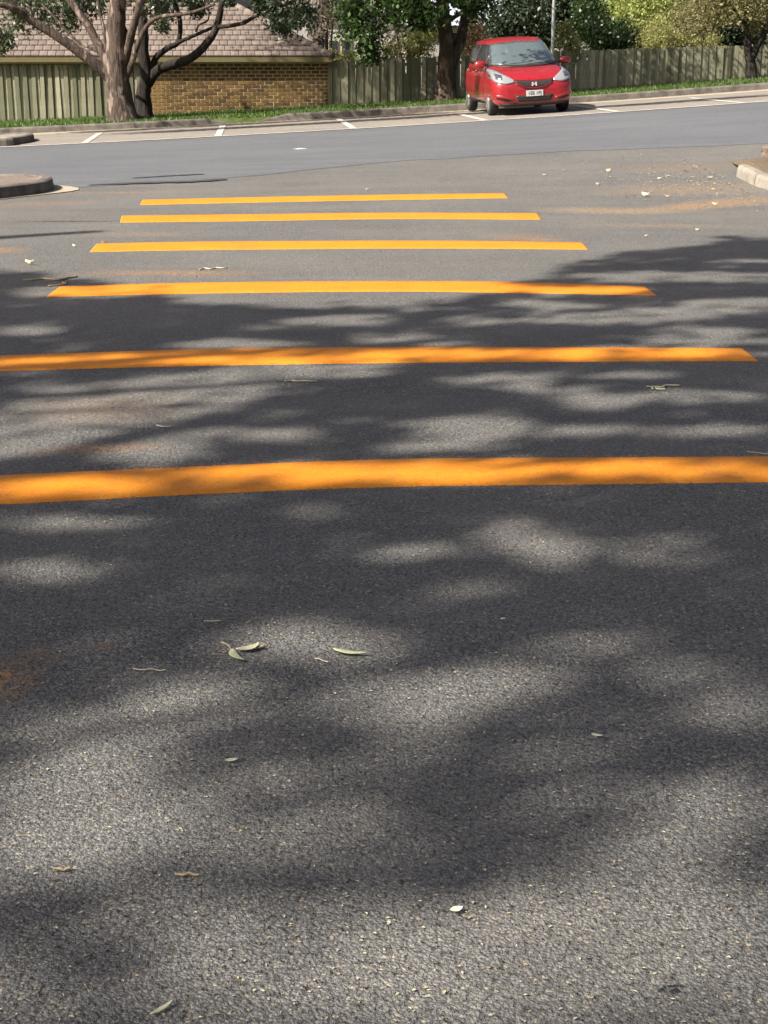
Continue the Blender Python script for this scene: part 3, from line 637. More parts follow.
for (x, y), pts, lab in zip(TR, crownpts, RL):
    base = Vector((x, y, zt(x, y)+.08)); root = empty('roadside_gum_tree', base); tag(root, lab, 'tree', 'gum trees on the near left verge')
    pts = np.array(pts)-np.array(base)
    mb = MB(); mb.tube(smooth_path([(0,0,0), (.1,.05,2), (.0,.1,4.5), (.2,.0,7), (.3,.1,9.5)], 4), [lerp(.34, .1, i/16) for i in range(17)], 10, .06)
    tr = mb.build('trunk', M['bark1'], root, True)
    for k in range(5):
        q = Vector(pts[rng.integers(0, len(pts))]); s = Vector((.1, .05, rng.uniform(5, 8.5)))
        if abs(q.x) > 4.5: continue
        lb = MB(); lb.tube(smooth_path([s, s.lerp(q, .4)+Vector((0, 0, .5)), q], 4), [lerp(.07, .015, i/8) for i in range(9)], 6, .05); lb.build('limb', M['bark1'], root, True)
    leaf_mesh('crown', pts, .22, .10, M['gum'], root, .4)

# ------------------------------------------------------------------ grass
def grass(name, n, region, label):
    P = []
    while len(P) < n:
        u, v = rng.uniform(region[0], region[1]), region[2]+(region[3]-region[2])*rng.uniform(0, 1)**1.2
        p = st(u, v, .12)
        if rng.uniform() < .35+.65*(.5+.5*math.sin(p.x*2.3+1.7*math.sin(p.y*3))*math.sin(p.y*2.9)): P.append((p.x, p.y, p.z))
    P = np.array(P); n = len(P); h = rng.uniform(.03, .10, n); a = rng.uniform(0, 6.283, n); wv = .012
    V = np.empty((n, 3, 3)); off = np.stack([np.cos(a)*wv, np.sin(a)*wv, np.zeros(n)], 1)
    V[:, 0] = P-off; V[:, 1] = P+off; V[:, 2] = P+np.stack([rng.normal(0, .03, n), rng.normal(0, .03, n), h], 1)
    me = bpy.data.meshes.new(name); me.vertices.add(n*3); me.vertices.foreach_set('co', V.ravel()); me.loops.add(n*3)
    me.loops.foreach_set('vertex_index', np.arange(n*3)); me.polygons.add(n); me.polygons.foreach_set('loop_start', np.arange(n)*3)
    me.polygons.foreach_set('loop_total', np.full(n, 3)); me.update(); me.materials.append(M['grass'])
    o = link(name, me); o['label'] = label; o['category'] = 'grass'; return stuff(o)
grass('grass', 60000, (-14, 14, 5.78, 10.2), 'green grass growing on the verge between kerb and fence')

# ------------------------------------------------------------------ fences
def paling_mesh(k):
    mb = MB(); w_, t = .108, .018
    mb.v = [Vector(v) for v in [(-w_/2,0,0),(w_/2,0,0),(w_/2,t,0),(-w_/2,t,0),(-w_/2+.004*k,0,1),(w_/2-.006,0,1-.006*k),(w_/2-.006,t,1-.006*k),(-w_/2+.004*k,t,1)]]
    mb.f = [(0,1,5,4),(1,2,6,5),(2,3,7,6),(3,0,4,7),(4,5,6,7),(3,2,1,0)]
    return mesh('paling', mb.v, mb.f, M['paling'])
PAL = [paling_mesh(k) for k in range(3)]
def fence(label, x0, x1, yfun, topfun, group=None):
    base = Vector((x0, yfun(x0), gz(x0, yfun(x0)))); root = empty('paling_fence', base, SA); tag(root, label, 'fence', group)
    L = (x1-x0)/math.cos(SA); n = int(L/.1)
    for i in range(n+1):
        u = i*.1; X = x0+u*math.cos(SA); Yf = base.y+u*math.sin(SA); zb = gz(X, Yf)-.06
        o = link('paling', PAL[i % 3], root); o.location = (u, (.024 if i % 2 else 0)+random.uniform(-.003, .003), zb-base.z)
        o.scale = (random.uniform(.9, 1.06), 1, topfun(X)+random.uniform(-.022, .018)-zb); o.rotation_euler = (random.uniform(-.012, .012), random.gauss(0, .008), random.gauss(0, .05))
    for fr in (.25, .85):
        mb = MB(); P = []
        for k in range(11):
            u = L*k/10; X = x0+u*math.cos(SA); Yf = base.y+u*math.sin(SA); z = lerp(gz(X, Yf), topfun(X), fr)-base.z; P.append((u, .065, z))
        for a, b in zip(P, P[1:]):
            a, b = Vector(a), Vector(b)
            mb.add([a+Vector((0,0,-.04)), a+Vector((0,.05,-.04)), a+Vector((0,.05,.04)), a+Vector((0,0,.04)), b+Vector((0,0,-.04)), b+Vector((0,.05,-.04)), b+Vector((0,.05,.04)), b+Vector((0,0,.04))], [(0,1,5,4),(1,2,6,5),(2,3,7,6),(3,0,4,7)])
        mb.build('rail', M['paling'], root)
    for k in range(int(L/2.4)+1):
        u = min(L, k*2.4+.05); X = x0+u*math.cos(SA); Yf = base.y+u*math.sin(SA); mb = MB(); zb = gz(X, Yf)-.2
        hh = topfun(X)-.03-zb; mb.box((u, .17, zb-base.z+hh/2), (.1, .1, hh)); mb.build('post', M['paling'], root)
    return root
yl = lambda x: 40.72+.107*x
fence('weathered timber paling fence left of the brick wall behind the gum tree', -14.5, -5.98, yl, lambda x: 1.255+.008*(x+7.1))
def rtop(x):
    T = [(-1.5, 1.35), (1.94, 1.45), (5.3, 1.60), (10, 1.75), (20, 2.1)]
    for (a, b), (c, d) in zip(T, T[1:]):
        if x <= c: return b+(d-b)*(x-a)/(c-a)
    return 2.1
fence('long weathered paling fence running right from the brick house corner', -1.37, 14, yl, rtop)

# ------------------------------------------------------------------ brick house
hx, hy = -1.42, 40.72+.107*-1.42+.05
H0 = Vector((hx, hy, -.12)); house = empty('brick_house', H0, SA); tag(house, 'low brown brick house with pinkish tiled hip roof behind the verge', 'house')
WT = 1.50                                                      # wall top above the house base
mb = MB(); mb.box((-6.5, 2.99, WT/2-.05), (13.0, 5.98, WT+.1)); wall = mb.build('wall', M['mortar'], house)
BW, BH, BD = .207, .0765, .10; bricks = []
bv = [(x, y, z) for x in (-.5, .5) for y in (-.5, .5) for z in (-.5, .5)]
bmB = bmesh.new(); bmesh.ops.create_cube(bmB, size=1); bmesh.ops.scale(bmB, vec=(BW-.016, BD, BH-.010), verts=bmB.verts)
bme = bpy.data.meshes.new('brick'); bmB.to_mesh(bme); bmB.free(); bme.materials.append(M['brick'])
cand = []
for row in range(17):
    z = .02+row*.0865+BH/2
    for k in range(59):
        x = -.105-k*.217-(0 if row % 2 else .1085)
        if row % 2 == 0 and k == 0: pass
        cand.append((x, z, row))
near = [c for c in cand if c[0] > -4.75 and c[2] >= 1]; near.sort(key=lambda c: -c[0]); near = near[:300]
nset = set(near)
for (x, z, r_) in near:
    o = link('brick', bme, wall); o.location = (x, .04+random.uniform(-.003, .003), z)
for row in range(0, 17, 2):                                    # half bricks closing the corner
    o = link('brick', bme, wall); o.location = (-.051, .041, .02+row*.0865+BH/2); o.scale = (.48, 1, 1)
rest = MB()
for c in cand:
    if c not in nset: rest.box((c[0], .04, c[1]), (BW-.016, BD, BH-.010))
stuff(rest.build('brick_courses', M['brick'], wall))
EAVE = .14; PITCHR = R(28); RUN = 2.35; EZ = WT+.06
mb = MB(); mb.box((-6.65, -EAVE-.04, WT-.01), (13.5, .10, .115)); mb.build('gutter', M['fascia'], house)
mb = MB(); mb.box((-6.65, -EAVE/2+.02, WT-.085), (13.46, EAVE-.02, .02)); mb.build('soffit', M['trim'], house)
mb = MB(); xr = .10; xl = -13.4; y0 = -EAVE-.06
rz = EZ+RUN*math.tan(PITCHR)
mb.add([(xl, y0, EZ), (xr, y0, EZ), (xr-RUN, y0+RUN, rz), (xl, y0+RUN, rz), (xr, y0+2*RUN, EZ), (xl, y0+2*RUN, EZ), (xl, y0, EZ-.03), (xr, y0, EZ-.03), (xr, y0+2*RUN, EZ-.03), (xl, y0+2*RUN, EZ-.03)],
       [(0,1,2,3), (1,4,2), (4,5,3,2), (6,7,1,0), (7,8,4,1), (8,9,5,4), (9,6,0,3,5), (9,8,7,6)])
roof = mb.build('roof', M['underroof'], house)
TW, TLn = .205, .31; gauge = RUN/math.cos(PITCHR)/10
tm = MB(); nx = 5
for j, (yy, zz) in enumerate([(0, .015), (.01, .045), (TLn, .008)]):
    for i in range(nx+1):
        x = -TW/2+.008+(TW-.016)*i/nx; tm.v.append(Vector((x, yy, zz+.003*math.cos((i/nx-.5)*2*math.pi*1.0))))
for j in range(2):
    for i in range(nx): tm.f.append((j*6+i, j*6+i+1, (j+1)*6+i+1, (j+1)*6+i))
tm.v += [Vector((-TW/2+.004, 0, -.002)), Vector((TW/2-.004, 0, -.002)), Vector((-TW/2+.004, TLn, -.002)), Vector((TW/2-.004, TLn, -.002))]
tm.f += [(0,1,2,3,4,5,19,18), (18,6,0), (18,20,12,6), (5,11,19), (11,17,21,19)]
tme = mesh('roof_tile', tm.v, tm.f, M['tile'])
tiles = []
for c in range(10):
    sdist = c*gauge; run = sdist*math.cos(PITCHR); lim = xr-run-.10
    k = 0
    while True:
        x = lim-TW/2-k*TW-(TW/2 if c % 2 else 0)
        if x < xl+.1: break
        tiles.append((x, y0-.02+run, EZ+sdist*math.sin(PITCHR))); k += 1
tiles.sort(key=lambda t: -t[0])
for t in tiles[:300]:
    o = link('roof_tile', tme, roof); o.location = (t[0], t[1], t[2]+random.uniform(0, .004)); o.rotation_euler = (PITCHR, 0, random.gauss(0, .006))
rest = MB(); Rm = Matrix.Rotation(PITCHR, 3, 'X')
for t in tiles[300:]: rest.add([Rm @ v+Vector(t) for v in tm.v], tm.f)
stuff(rest.build('roof_tile_courses', M['tile'], roof))
cap = MB(); cap.tube([(0, 0, 0), (0, 0, .38)], [.10, .085], 8); capm = cap.build('hip_cap', M['tile'], roof, True)
p0, p1 = Vector((xr, y0, EZ+.01)), Vector((xr-RUN, y0+RUN, rz+.01)); d = p1-p0; nC = int(d.length/.34)
for i in range(nC):
    o = capm if i == 0 else link('hip_cap', capm.data, roof); o.location = p0+d*(i/nC); o.rotation_euler = d.to_track_quat('Z', 'Y').to_euler()
for i in range(30):
    o = link('ridge_cap', capm.data, roof); o.location = (xr-RUN-i*.34, y0+RUN, rz+.01); o.rotation_euler = (0, -math.pi/2, 0)

# ------------------------------------------------------------------ things near the house, far houses
def at_ground(px, Y): x = at(px, 100, Y).x; return Vector((x, Y, zt(x, Y)+.1))
g = at_ground(306, 44.6); r = empty('white_post', g); tag(r, 'white square post standing beyond the roof hip', 'post')
mb = MB(); mb.box((0, 0, 1.15), (.14, .10, 2.3)); mb.build('shaft', M['wallpale'], r)
mb = MB(); mb.box((0, 0, 2.33), (.18, .14, .05)); mb.build('post_cap', M['trim'], r)
g = at_ground(551, 38.6); r = empty('lamp_post', g); tag(r, 'plain grey steel pole rising behind the red car', 'pole')
mb = MB(); mb.tube([(0,0,0), (0,0,2.5), (0,0,7)], [.045, .04, .035], 14, 0); mb.build('shaft', M['galv'], r, True)
mb = MB(); mb.tube([(0,0,0), (0,0,.3)], .07, 14, 0); mb.build('base_sleeve', M['galv'], r, True)
mb = MB(); mb.tube([(0,0,6.9), (-.5,-.6,7.3), (-.9,-1.1,7.35)], [.04, .035, .03], 8, 0); mb.build('outreach_arm', M['galv'], r, True)
mb = MB(); mb.box((-1.05, -1.3, 7.34), (.2, .5, .1), Matrix.Rotation(-.69, 3, 'Z')); mb.build('lamp_head', M['galv'], r)
def far_house(label, px, Y, wd, wallh, wallm, roofm, ztop, wins):
    g = at_ground(px, Y); zb = g.z-.3; r = empty('far_house', Vector((g.x, Y, zb)), SA); tag(r, label, 'house')
    hh = ztop-zb; mb = MB(); mb.box((0, 2.5, hh/2), (wd, 5, hh)); wl = mb.build('wall', wallm, r)
    mb = MB(); e = .3; mb.add([(-wd/2-e, -e, hh), (wd/2+e, -e, hh), (wd/2+e, 5+e, hh), (-wd/2-e, 5+e, hh), (-wd/2+1.5, 2.5, hh+1.2), (wd/2-1.5, 2.5, hh+1.2),], [(0,1,5,4), (1,2,5), (2,3,4,5), (3,0,4), (3,2,1,0)])
    mb.build('roof', roofm, r)
    for (x, z, w_, h_) in wins:
        mb = MB(); mb.box((x, -.01, z), (w_+.1, .05, h_+.1)); wn = mb.build('window', M['trim'], r)
        mb = MB(); mb.box((x, -.045, z), (w_, .03, h_)); mb.build('pane', M['darkglass'], wn)
far_house('pale rendered house glimpsed between tiled roof and glossy tree', 338, 56, 5.0, 3, M['wallpale'], M['tile'], 2.9, [(-.15, 1.75, .3, .55), (.3, 1.75, .3, .55), (-1.6, 1.75, .7, .7)])
far_house('house with grey sheet roof glimpsed above the red car', 500, 54, 6.0, 3, M['wallpale'], M['greyroof'], 2.38, [(-1.2, 1.6, .9, .7), (1.2, 1.6, .9, .7)])

# ------------------------------------------------------------------ red car
def car_mat(name, c, rough, coat=0, metal=0, spec=.5):
    k = NT(name); n = k.noise(30, 2); k.color(k.mix(k.rng(n, .3, .7, 0, .06), c, (.3, .27, .22))); k.rough(rough, spec)
    k.b.inputs['Coat Weight'].default_value = coat; k.b.inputs['Coat Roughness'].default_value = .06; k.b.inputs['Metallic'].default_value = metal; return k.m
M['red'] = car_mat('red_car_paint', (.24, .002, .008), .3, .7)
M['blackpl'] = car_mat('black_plastic', (.006, .006, .007), .55)
M['tyre'] = car_mat('tyre_rubber', (.008, .008, .008), .85)
M['alloy'] = car_mat('alloy_rim', (.6, .6, .6), .3, 0, .8)
M['chrome'] = car_mat('silver_badge', (.5, .5, .5), .35, 0, .2)
M['lamp'] = car_mat('headlight_lens', (.27, .29, .31), .18, .4, .3)
M['lampdark'] = car_mat('headlight_inner', (.10, .11, .13), .15, 1, .5)
M['screen'] = car_mat('windscreen_glass', (.075, .098, .104), .06, 1, 0, .9)  # sky reflection put into the base colour as a blue grey
M['glass'] = car_mat('side_glass', (.018, .02, .022), .12, .2, 0, .4)
M['plate'] = car_mat('number_plate_white', (.42, .43, .42), .5)
M['ink'] = car_mat('plate_ink', (.05, .06, .10), .5)
fw = Vector((.112, -.9937, 0)); lf = Vector((.9937, .112, .056)).normalized(); upv = fw.cross(lf).normalized()
ax = Vector((2.975, 32.95))                                  # front axle centre
front0 = Vector((ax.x, ax.y, zt(ax.x, ax.y)+.010))
org = front0-fw*1.17
car = bpy.data.objects.new('red_car', None); COL.objects.link(car)
car.matrix_world = Matrix(((fw.x, lf.x, upv.x, org.x), (fw.y, lf.y, upv.y, org.y), (fw.z, lf.z, upv.z, org.z), (0, 0, 0, 1)))
tag(car, 'small bright red hatchback parked nose out in a bay by the kerb', 'car')
def pl(T, x):
    for (a, b), (c, d) in zip(T, T[1:]):
        if a <= x <= c: return b+(d-b)*(x-a)/(c-a)
    return T[0][1] if x < T[0][0] else T[-1][1]
ZHI = [(-1.95, .78), (-1.93, .88), (-1.85, .95), (-1.5, .99), (.7, .98), (1.05, .965), (1.35, .925), (1.6, .865), (1.78, .79), (1.87, .72), (1.93, .64), (1.95, .56)]
ZLO = [(-1.95, .48), (-1.9, .32), (-1.8, .25), (-1.2, .19), (1.3, .18), (1.7, .165), (1.85, .175), (1.92, .21), (1.95, .36)]
HW = [(-1.95, .55), (-1.92, .68), (-1.8, .79), (-1.5, .835), (-.5, .845), (.9, .845), (1.3, .835), (1.55, .835), (1.70, .82), (1.80, .79), (1.87, .74), (1.92, .66), (1.95, .52)]
xs = [-1.95, -1.935, -1.91, -1.87, -1.8, -1.68, -1.5, -1.3, -1.1, -.8, -.5, -.2, .1, .4, .7, .9, 1.1, 1.25, 1.4, 1.52, 1.62, 1.70, 1.77, 1.83, 1.87, 1.90, 1.925, 1.94, 1.95]
NR = 40; mb = MB()
for x in xs:
    zl, zh, hw = pl(ZLO, x), pl(ZHI, x), pl(HW, x); zc, hh = (zl+zh)/2, (zh-zl)/2
    for k in range(NR):
        a = 2*math.pi*k/NR; ca, sa = math.cos(a), math.sin(a)
        e = 2/6.5; y = hw*math.copysign(abs(ca)**e, ca); z = zc+hh*math.copysign(abs(sa)**(2/(4.4 if sa > 0 else 6)), sa)
        y *= 1-.05*max(0, (z-.62))/.4 if z > .62 else 1-.05*max(0, .45-z)/.25
        # character line along the flank
        mb.v.append(Vector((x, y, z)))
for i in range(len(xs)-1):
    for k in range(NR): mb.f.append((i*NR+k, i*NR+(k+1) % NR, (i+1)*NR+(k+1) % NR, (i+1)*NR+k))
mb.f.append(tuple(range(NR))); mb.f.append(tuple((len(xs)-1)*NR+k for k in range(NR)))
body = mb.build('body', M['red'], car, True)
cut = MB()
for wx in (1.17, -1.33):
    for s in (-1, 1): cut.lathe([(0, s*.50), (.325, s*.50), (.325, s*1.2), (0, s*1.2)], 28, 'y', (wx, 0, .30))
cuto = cut.build('wheel_well_cutter', M['blackpl'])
md = body.modifiers.new('wells', 'BOOLEAN'); md.object = cuto; md.operation = 'DIFFERENCE'; md.solver = 'EXACT'
bpy.context.view_layer.update(); dg = bpy.context.evaluated_depsgraph_get()
nm = bpy.data.meshes.new_from_object(body.evaluated_get(dg)); body.modifiers.clear(); body.data = nm; nm.name = 'body'
bpy.data.objects.remove(cuto)
nm.materials.clear(); nm.materials.append(M['red']); nm.polygons.foreach_set('material_index', [0]*len(nm.polygons))
nm.polygons.foreach_set('use_smooth', [True]*len(nm.polygons))
# cabin: a stack of rounded plan rings
XF = [(.88, 1.32), (.95, 1.20), (1.05, 1.03), (1.2, .77), (1.35, .50), (1.44, .33), (1.49, .18), (1.515, -.05), (1.53, -.35)]
XR = [(.88, -1.90), (.95, -1.88), (1.1, -1.83), (1.25, -1.76), (1.38, -1.66), (1.45, -1.55), (1.49, -1.40), (1.515, -1.1), (1.53, -.75)]
CW = [(.88, .80), (.95, .795), (1.05, .765), (1.2, .715), (1.35, .655), (1.42, .62), (1.47, .575), (1.505, .49), (1.53, .25)]
zs = [.88, .95, 1.0, 1.05, 1.12, 1.2, 1.28, 1.35, 1.4, 1.44, 1.47, 1.49, 1.505, 1.517, 1.53]; NC = 48; mb = MB()
for z in zs:
    xf, xr_, cw = pl(XF, z), pl(XR, z), pl(CW, z); xc, hl = (xf+xr_)/2, (xf-xr_)/2
    for k in range(NC):
        a = 2*math.pi*k/NC; ca, sa = math.cos(a), math.sin(a); e = 2/3.6 if ca > 0 else 2/5
        mb.v.append(Vector((xc+hl*math.copysign(abs(ca)**e, ca), cw*math.copysign(abs(sa)**(2/5.0), sa), z)))
for i in range(len(zs)-1):
    for k in range(NC): mb.f.append((i*NC+k, i*NC+(k+1) % NC, (i+1)*NC+(k+1) % NC, (i+1)*NC+k))
mb.f.append(tuple(range(NC))[::-1]); mb.f.append(tuple((len(zs)-1)*NC+k for k in range(NC)))
cabin = mb.build('cabin', M['red'], car, True)
def bvh(objs):
    vs, fs = [], []
    for o in objs:
        n = len(vs); vs += [v.co.copy() for v in o.data.vertices]; fs += [tuple(i+n for i in p.vertices) for p in o.data.polygons]
    return BVHTree.FromPolygons(vs, fs)
TREE = bvh([body, cabin])
def along(poly, t):
    L = [0]
    for a, b in zip(poly, poly[1:]): L.append(L[-1]+math.hypot(b[0]-a[0], b[1]-a[1]))
    s = t*L[-1]
    for i in range(len(poly)-1):
        if s <= L[i+1]+1e-9:
            k = (s-L[i])/max(1e-9, L[i+1]-L[i]); return (poly[i][0]+(poly[i+1][0]-poly[i][0])*k, poly[i][1]+(poly[i+1][1]-poly[i][1])*k)
    return poly[-1]
def patch(name, top, bot, mat, view, parent=None, off=.006, n=16, m=6, thick=.012):
    """panel that follows the body: outline given in front (y,z) or side (x,z) elevation"""
    vs = []
    for j in range(m+1):
        for i in range(n+1):
            a, b = along(top, i/n), along(bot, i/n); p = (lerp(a[0], b[0], j/m), lerp(a[1], b[1], j/m))
            if view == 'front': o_, d_ = Vector((3, p[0], p[1])), Vector((-1, 0, 0))
            elif view == 'rear': o_, d_ = Vector((-3, p[0], p[1])), Vector((1, 0, 0))
            else: s = 1 if view == 'left' else -1; o_, d_ = Vector((p[0], 2*s, p[1])), Vector((0, -s, 0))
            hit, nn, _, _ = TREE.ray_cast(o_, d_)
            if hit is None: hit, nn, _, _ = TREE.find_nearest(Vector((1.8, p[0], p[1])) if view == 'front' else o_)
            if nn.dot(d_) > 0: nn = -nn
            vs.append(hit+nn*off)
    fs = [(j*(n+1)+i, j*(n+1)+i+1, (j+1)*(n+1)+i+1, (j+1)*(n+1)+i) for j in range(m) for i in range(n)]
    mb = MB(); mb.add(vs, fs); o = mb.build(name, mat, parent or car, True, fix=False)
    sd = o.modifiers.new('thickness', 'SOLIDIFY'); sd.thickness = thick; sd.offset = 0
    return o
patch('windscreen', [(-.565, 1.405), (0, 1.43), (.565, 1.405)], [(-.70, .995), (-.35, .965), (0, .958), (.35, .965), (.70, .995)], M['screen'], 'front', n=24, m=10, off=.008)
patch('windscreen_surround', [(-.70, .995), (-.35, .967), (0, .960), (.35, .967), (.70, .995)], [(-.72, .965), (-.35, .935), (0, .928), (.35, .935), (.72, .965)], M['blackpl'], 'front', n=24, m=2, off=.010)
for s in (-1, 1):
    hl = patch('headlight', [(s*.80, .92), (s*.755, .945), (s*.62, .83), (s*.40, .685)], [(s*.825, .76), (s*.76, .665), (s*.58, .62), (s*.40, .65)], M['lamp'], 'front', off=.010, n=14)
    patch('reflector', [(s*.74, .82), (s*.63, .785)], [(s*.74, .72), (s*.63, .70)], M['lampdark'], 'front', hl, off=.018, n=6, m=4, thick=.006)
    patch('fog_recess', [(s*.74, .352), (s*.62, .335), (s*.50, .305)], [(s*.74, .335), (s*.62, .30), (s*.50, .285)], M['blackpl'], 'front', off=.005, n=8, m=3)
patch('grille', [(-.40, .675), (-.2, .66), (0, .655), (.2, .66), (.40, .675)], [(-.37, .625), (-.2, .555), (0, .535), (.2, .555), (.37, .625)], M['blackpl'], 'front', off=.008, n=20, m=5)
patch('grille_bar', [(-.37, .623), (-.2, .553), (0, .533), (.2, .553), (.37, .623)], [(-.37, .612), (-.2, .538), (0, .518), (.2, .538), (.37, .612)], M['red'], 'front', off=.016, n=20, m=1)
patch('lower_intake', [(-.38, .385), (0, .385), (.38, .385)], [(-.33, .275), (0, .265), (.33, .275)], M['blackpl'], 'front', off=.006, n=14, m=4)
patch('bumper_lip', [(-.70, .245), (0, .235), (.70, .245)], [(-.66, .20), (0, .195), (.66, .20)], M['blackpl'], 'front', off=.006, n=14, m=2)
def nose_x(y, z):
    hit = TREE.ray_cast(Vector((3, y, z)), Vector((-1, 0, 0)))[0]; return hit.x if hit else 1.95
patch('hood_gap', [(-.42, .70), (-.2, .682), (0, .676), (.2, .682), (.42, .70)], [(-.42, .693), (-.2, .675), (0, .669), (.2, .675), (.42, .693)], M['blackpl'], 'front', off=.003, n=20, m=1, thick=.002)
for s in (-1, 1):
    patch('hood_gap', [(s*.60, .83), (s*.68, .90), (s*.72, .955)], [(s*.612, .83), (s*.692, .90), (s*.732, .955)], M['blackpl'], 'front', off=.003, n=8, m=1, thick=.002)
    patch('bumper_fin', [(s*.77, .43), (s*.62, .405), (s*.42, .335)], [(s*.77, .385), (s*.62, .355), (s*.42, .315)], M['red'], 'front', off=.024, n=10, m=3, thick=.03)
    patch('bumper_gap', [(s*.82, .66), (s*.70, .645)], [(s*.82, .653), (s*.70, .638)], M['blackpl'], 'front', off=.003, n=5, m=1, thick=.002)
# badge: a rounded frame with an H, silver
em = MB(); xb = nose_x(0, .602)+.022
for y in (-.036, .036): em.box((xb, y, .602), (.016, .030, .078), Matrix.Rotation(math.copysign(.12, y), 3, 'X'))
em.box((xb, 0, .602), (.013, .05, .018)); badge = em.build('badge', M['chrome'], car)
xp = nose_x(0, .425)+.016
mb = MB(); mb.box((xp, 0, .425), (.012, .345, .115)); plate = mb.build('number_plate', M['plate'], car)
tc = bpy.data.curves.new('plate_lettering', 'FONT'); tc.body = '1EE 1PJ'; tc.size = .092; tc.align_x = 'CENTER'; tc.align_y = 'CENTER'; tc.extrude = .002
to = bpy.data.objects.new('tmp', tc); COL.objects.link(to); bpy.context.view_layer.update()
tme_ = bpy.data.meshes.new_from_object(to.evaluated_get(bpy.context.evaluated_depsgraph_get())); bpy.data.objects.remove(to)
tme_.materials.clear(); tme_.materials.append(M['ink']); lt = link('plate_lettering', tme_, plate)
lt.matrix_basis = Matrix(((0, 0, 1, xp+.009), (1, 0, 0, 0), (0, 1, 0, .425), (0, 0, 0, 1)))
patch('rear_window', [(-.55, 1.40), (.55, 1.40)], [(-.66, 1.08), (.66, 1.08)], M['glass'], 'rear', n=12)
for s, side in ((1, 'left'), (-1, 'right')):
    patch('quarter_glass', [(.86, 1.09), (.62, 1.22)], [(1.02, .995), (.64, .995)], M['glass'], side, n=6, m=4)
    patch('front_window', [(.57, 1.245), (.30, 1.385), (-.28, 1.41)], [(.58, .995), (.20, .995), (-.28, 1.00)], M['glass'], side, n=12)
    patch('rear_window', [(-.36, 1.41), (-.90, 1.40), (-1.25, 1.36)], [(-.36, 1.00), (-.90, 1.01), (-1.20, 1.04)], M['glass'], side, n=10)
    patch('corner_window', [(-1.32, 1.33), (-1.48, 1.28)], [(-1.28, 1.07), (-1.55, 1.10)], M['glass'], side, n=6)
    patch('tail_light', [(-1.72, 1.08), (-1.86, 1.08)], [(-1.74, .80), (-1.88, .80)], M['red'], side, n=4)
    # door shut lines and handles
    for x0_ in (.80, -.32, -1.16):
        patch('door_gap', [(x0_, .96), (x0_-.012, .96)], [(x0_-.04, .28), (x0_-.052, .28)], M['blackpl'], side, n=1, m=10, off=.001, thick=.002)
    for hx_ in (-.16, -1.02):
        patch('door_handle', [(hx_, .875), (hx_-.17, .875)], [(hx_, .845), (hx_-.17, .845)], M['red'], side, n=6, m=2, off=.022, thick=.02)
    patch('sill', [(.80, .27), (-1.0, .27)], [(.80, .20), (-1.0, .20)], M['blackpl'], side, n=10, m=2)
    mb = MB()
    P = [(.84, s*.74, 1.0), (.81, s*.80, .99), (.79, s*.88, 1.0)]
    mb.tube(P, .022, 8, 0); stalk = mb.build('mirror_stalk', M['blackpl'], car, True)
    bmh = bmesh.new(); bmesh.ops.create_icosphere(bmh, subdivisions=3, radius=1)
    for v in bmh.verts:
        v.co = Vector((v.co.x*.075+(.02 if v.co.x > 0 else 0), math.copysign(abs(v.co.y)**.8, v.co.y)*.125, math.copysign(abs(v.co.z)**.8, v.co.z)*.075))
        if v.co.x < -.03: v.co.x = -.03
    me_ = bpy.data.meshes.new('mirror'); bmh.to_mesh(me_); bmh.free(); me_.materials.append(M['red']); me_.polygons.foreach_set('use_smooth', [True]*len(me_.polygons))
    mo = link('mirror', me_, car); mo.location = (.79, s*.895, 1.015)
    mb = MB(); mb.box((-.036, 0, 0), (.008, .18, .11)); mb.build('mirror_glass', M['glass'], mo)
# wipers
for (ya, za, yb, zb_) in ((-.50, .985, .12, 1.02), (.02, .975, .56, 1.015)):
    P = []
    for k in range(7):
        y, z = lerp(ya, yb, k/6), lerp(za, zb_, k/6); P.append((nose_x(y, z)+.022, y, z))
    mb = MB(); mb.tube(P, .011, 6, 0); mb.build('wiper', M['blackpl'], car)
# wheels
def wheel(wx, s):
    e = bpy.data.objects.new('wheel', mesh('wheel', [], [])); COL.objects.link(e); e.parent = car; e.location = (wx, s*.735, .298)
    mb = MB(); mb.lathe([(.20, -.085), (.27, -.092), (.292, -.075), (.298, -.03), (.298, .03), (.292, .075), (.27, .092), (.20, .085), (.19, 0), (.20, -.085)], 32, 'y'); mb.build('tyre', M['tyre'], e, True)
    mb = MB(); mb.lathe([(.205, s*.088), (.20, s*.07), (.185, s*.06), (.185, -s*.07)], 28, 'y')
    mb.lathe([(.06, s*.075), (.055, s*.086), (0.001, s*.088)], 16, 'y')
    for k in range(6):
        a = k*math.pi/3; rot = Matrix.Rotation(-a, 3, 'Y'); mb.box(rot @ Vector((.125, s*.074, 0)), (.15, .02, .05), rot)
    mb.build('rim', M['alloy'], e)
    mb = MB(); mb.lathe([(0.001, s*.03), (.184, s*.03)], 24, 'y'); mb.build('brake_shadow_disc', M['blackpl'], e)
for wx in (1.17, -1.33):
    for s in (-1, 1): wheel(wx, s)
mb = MB(); mb.box((-.1, 0, .22), (3.0, 1.2, .08)); mb.build('underbody', M['blackpl'], car)

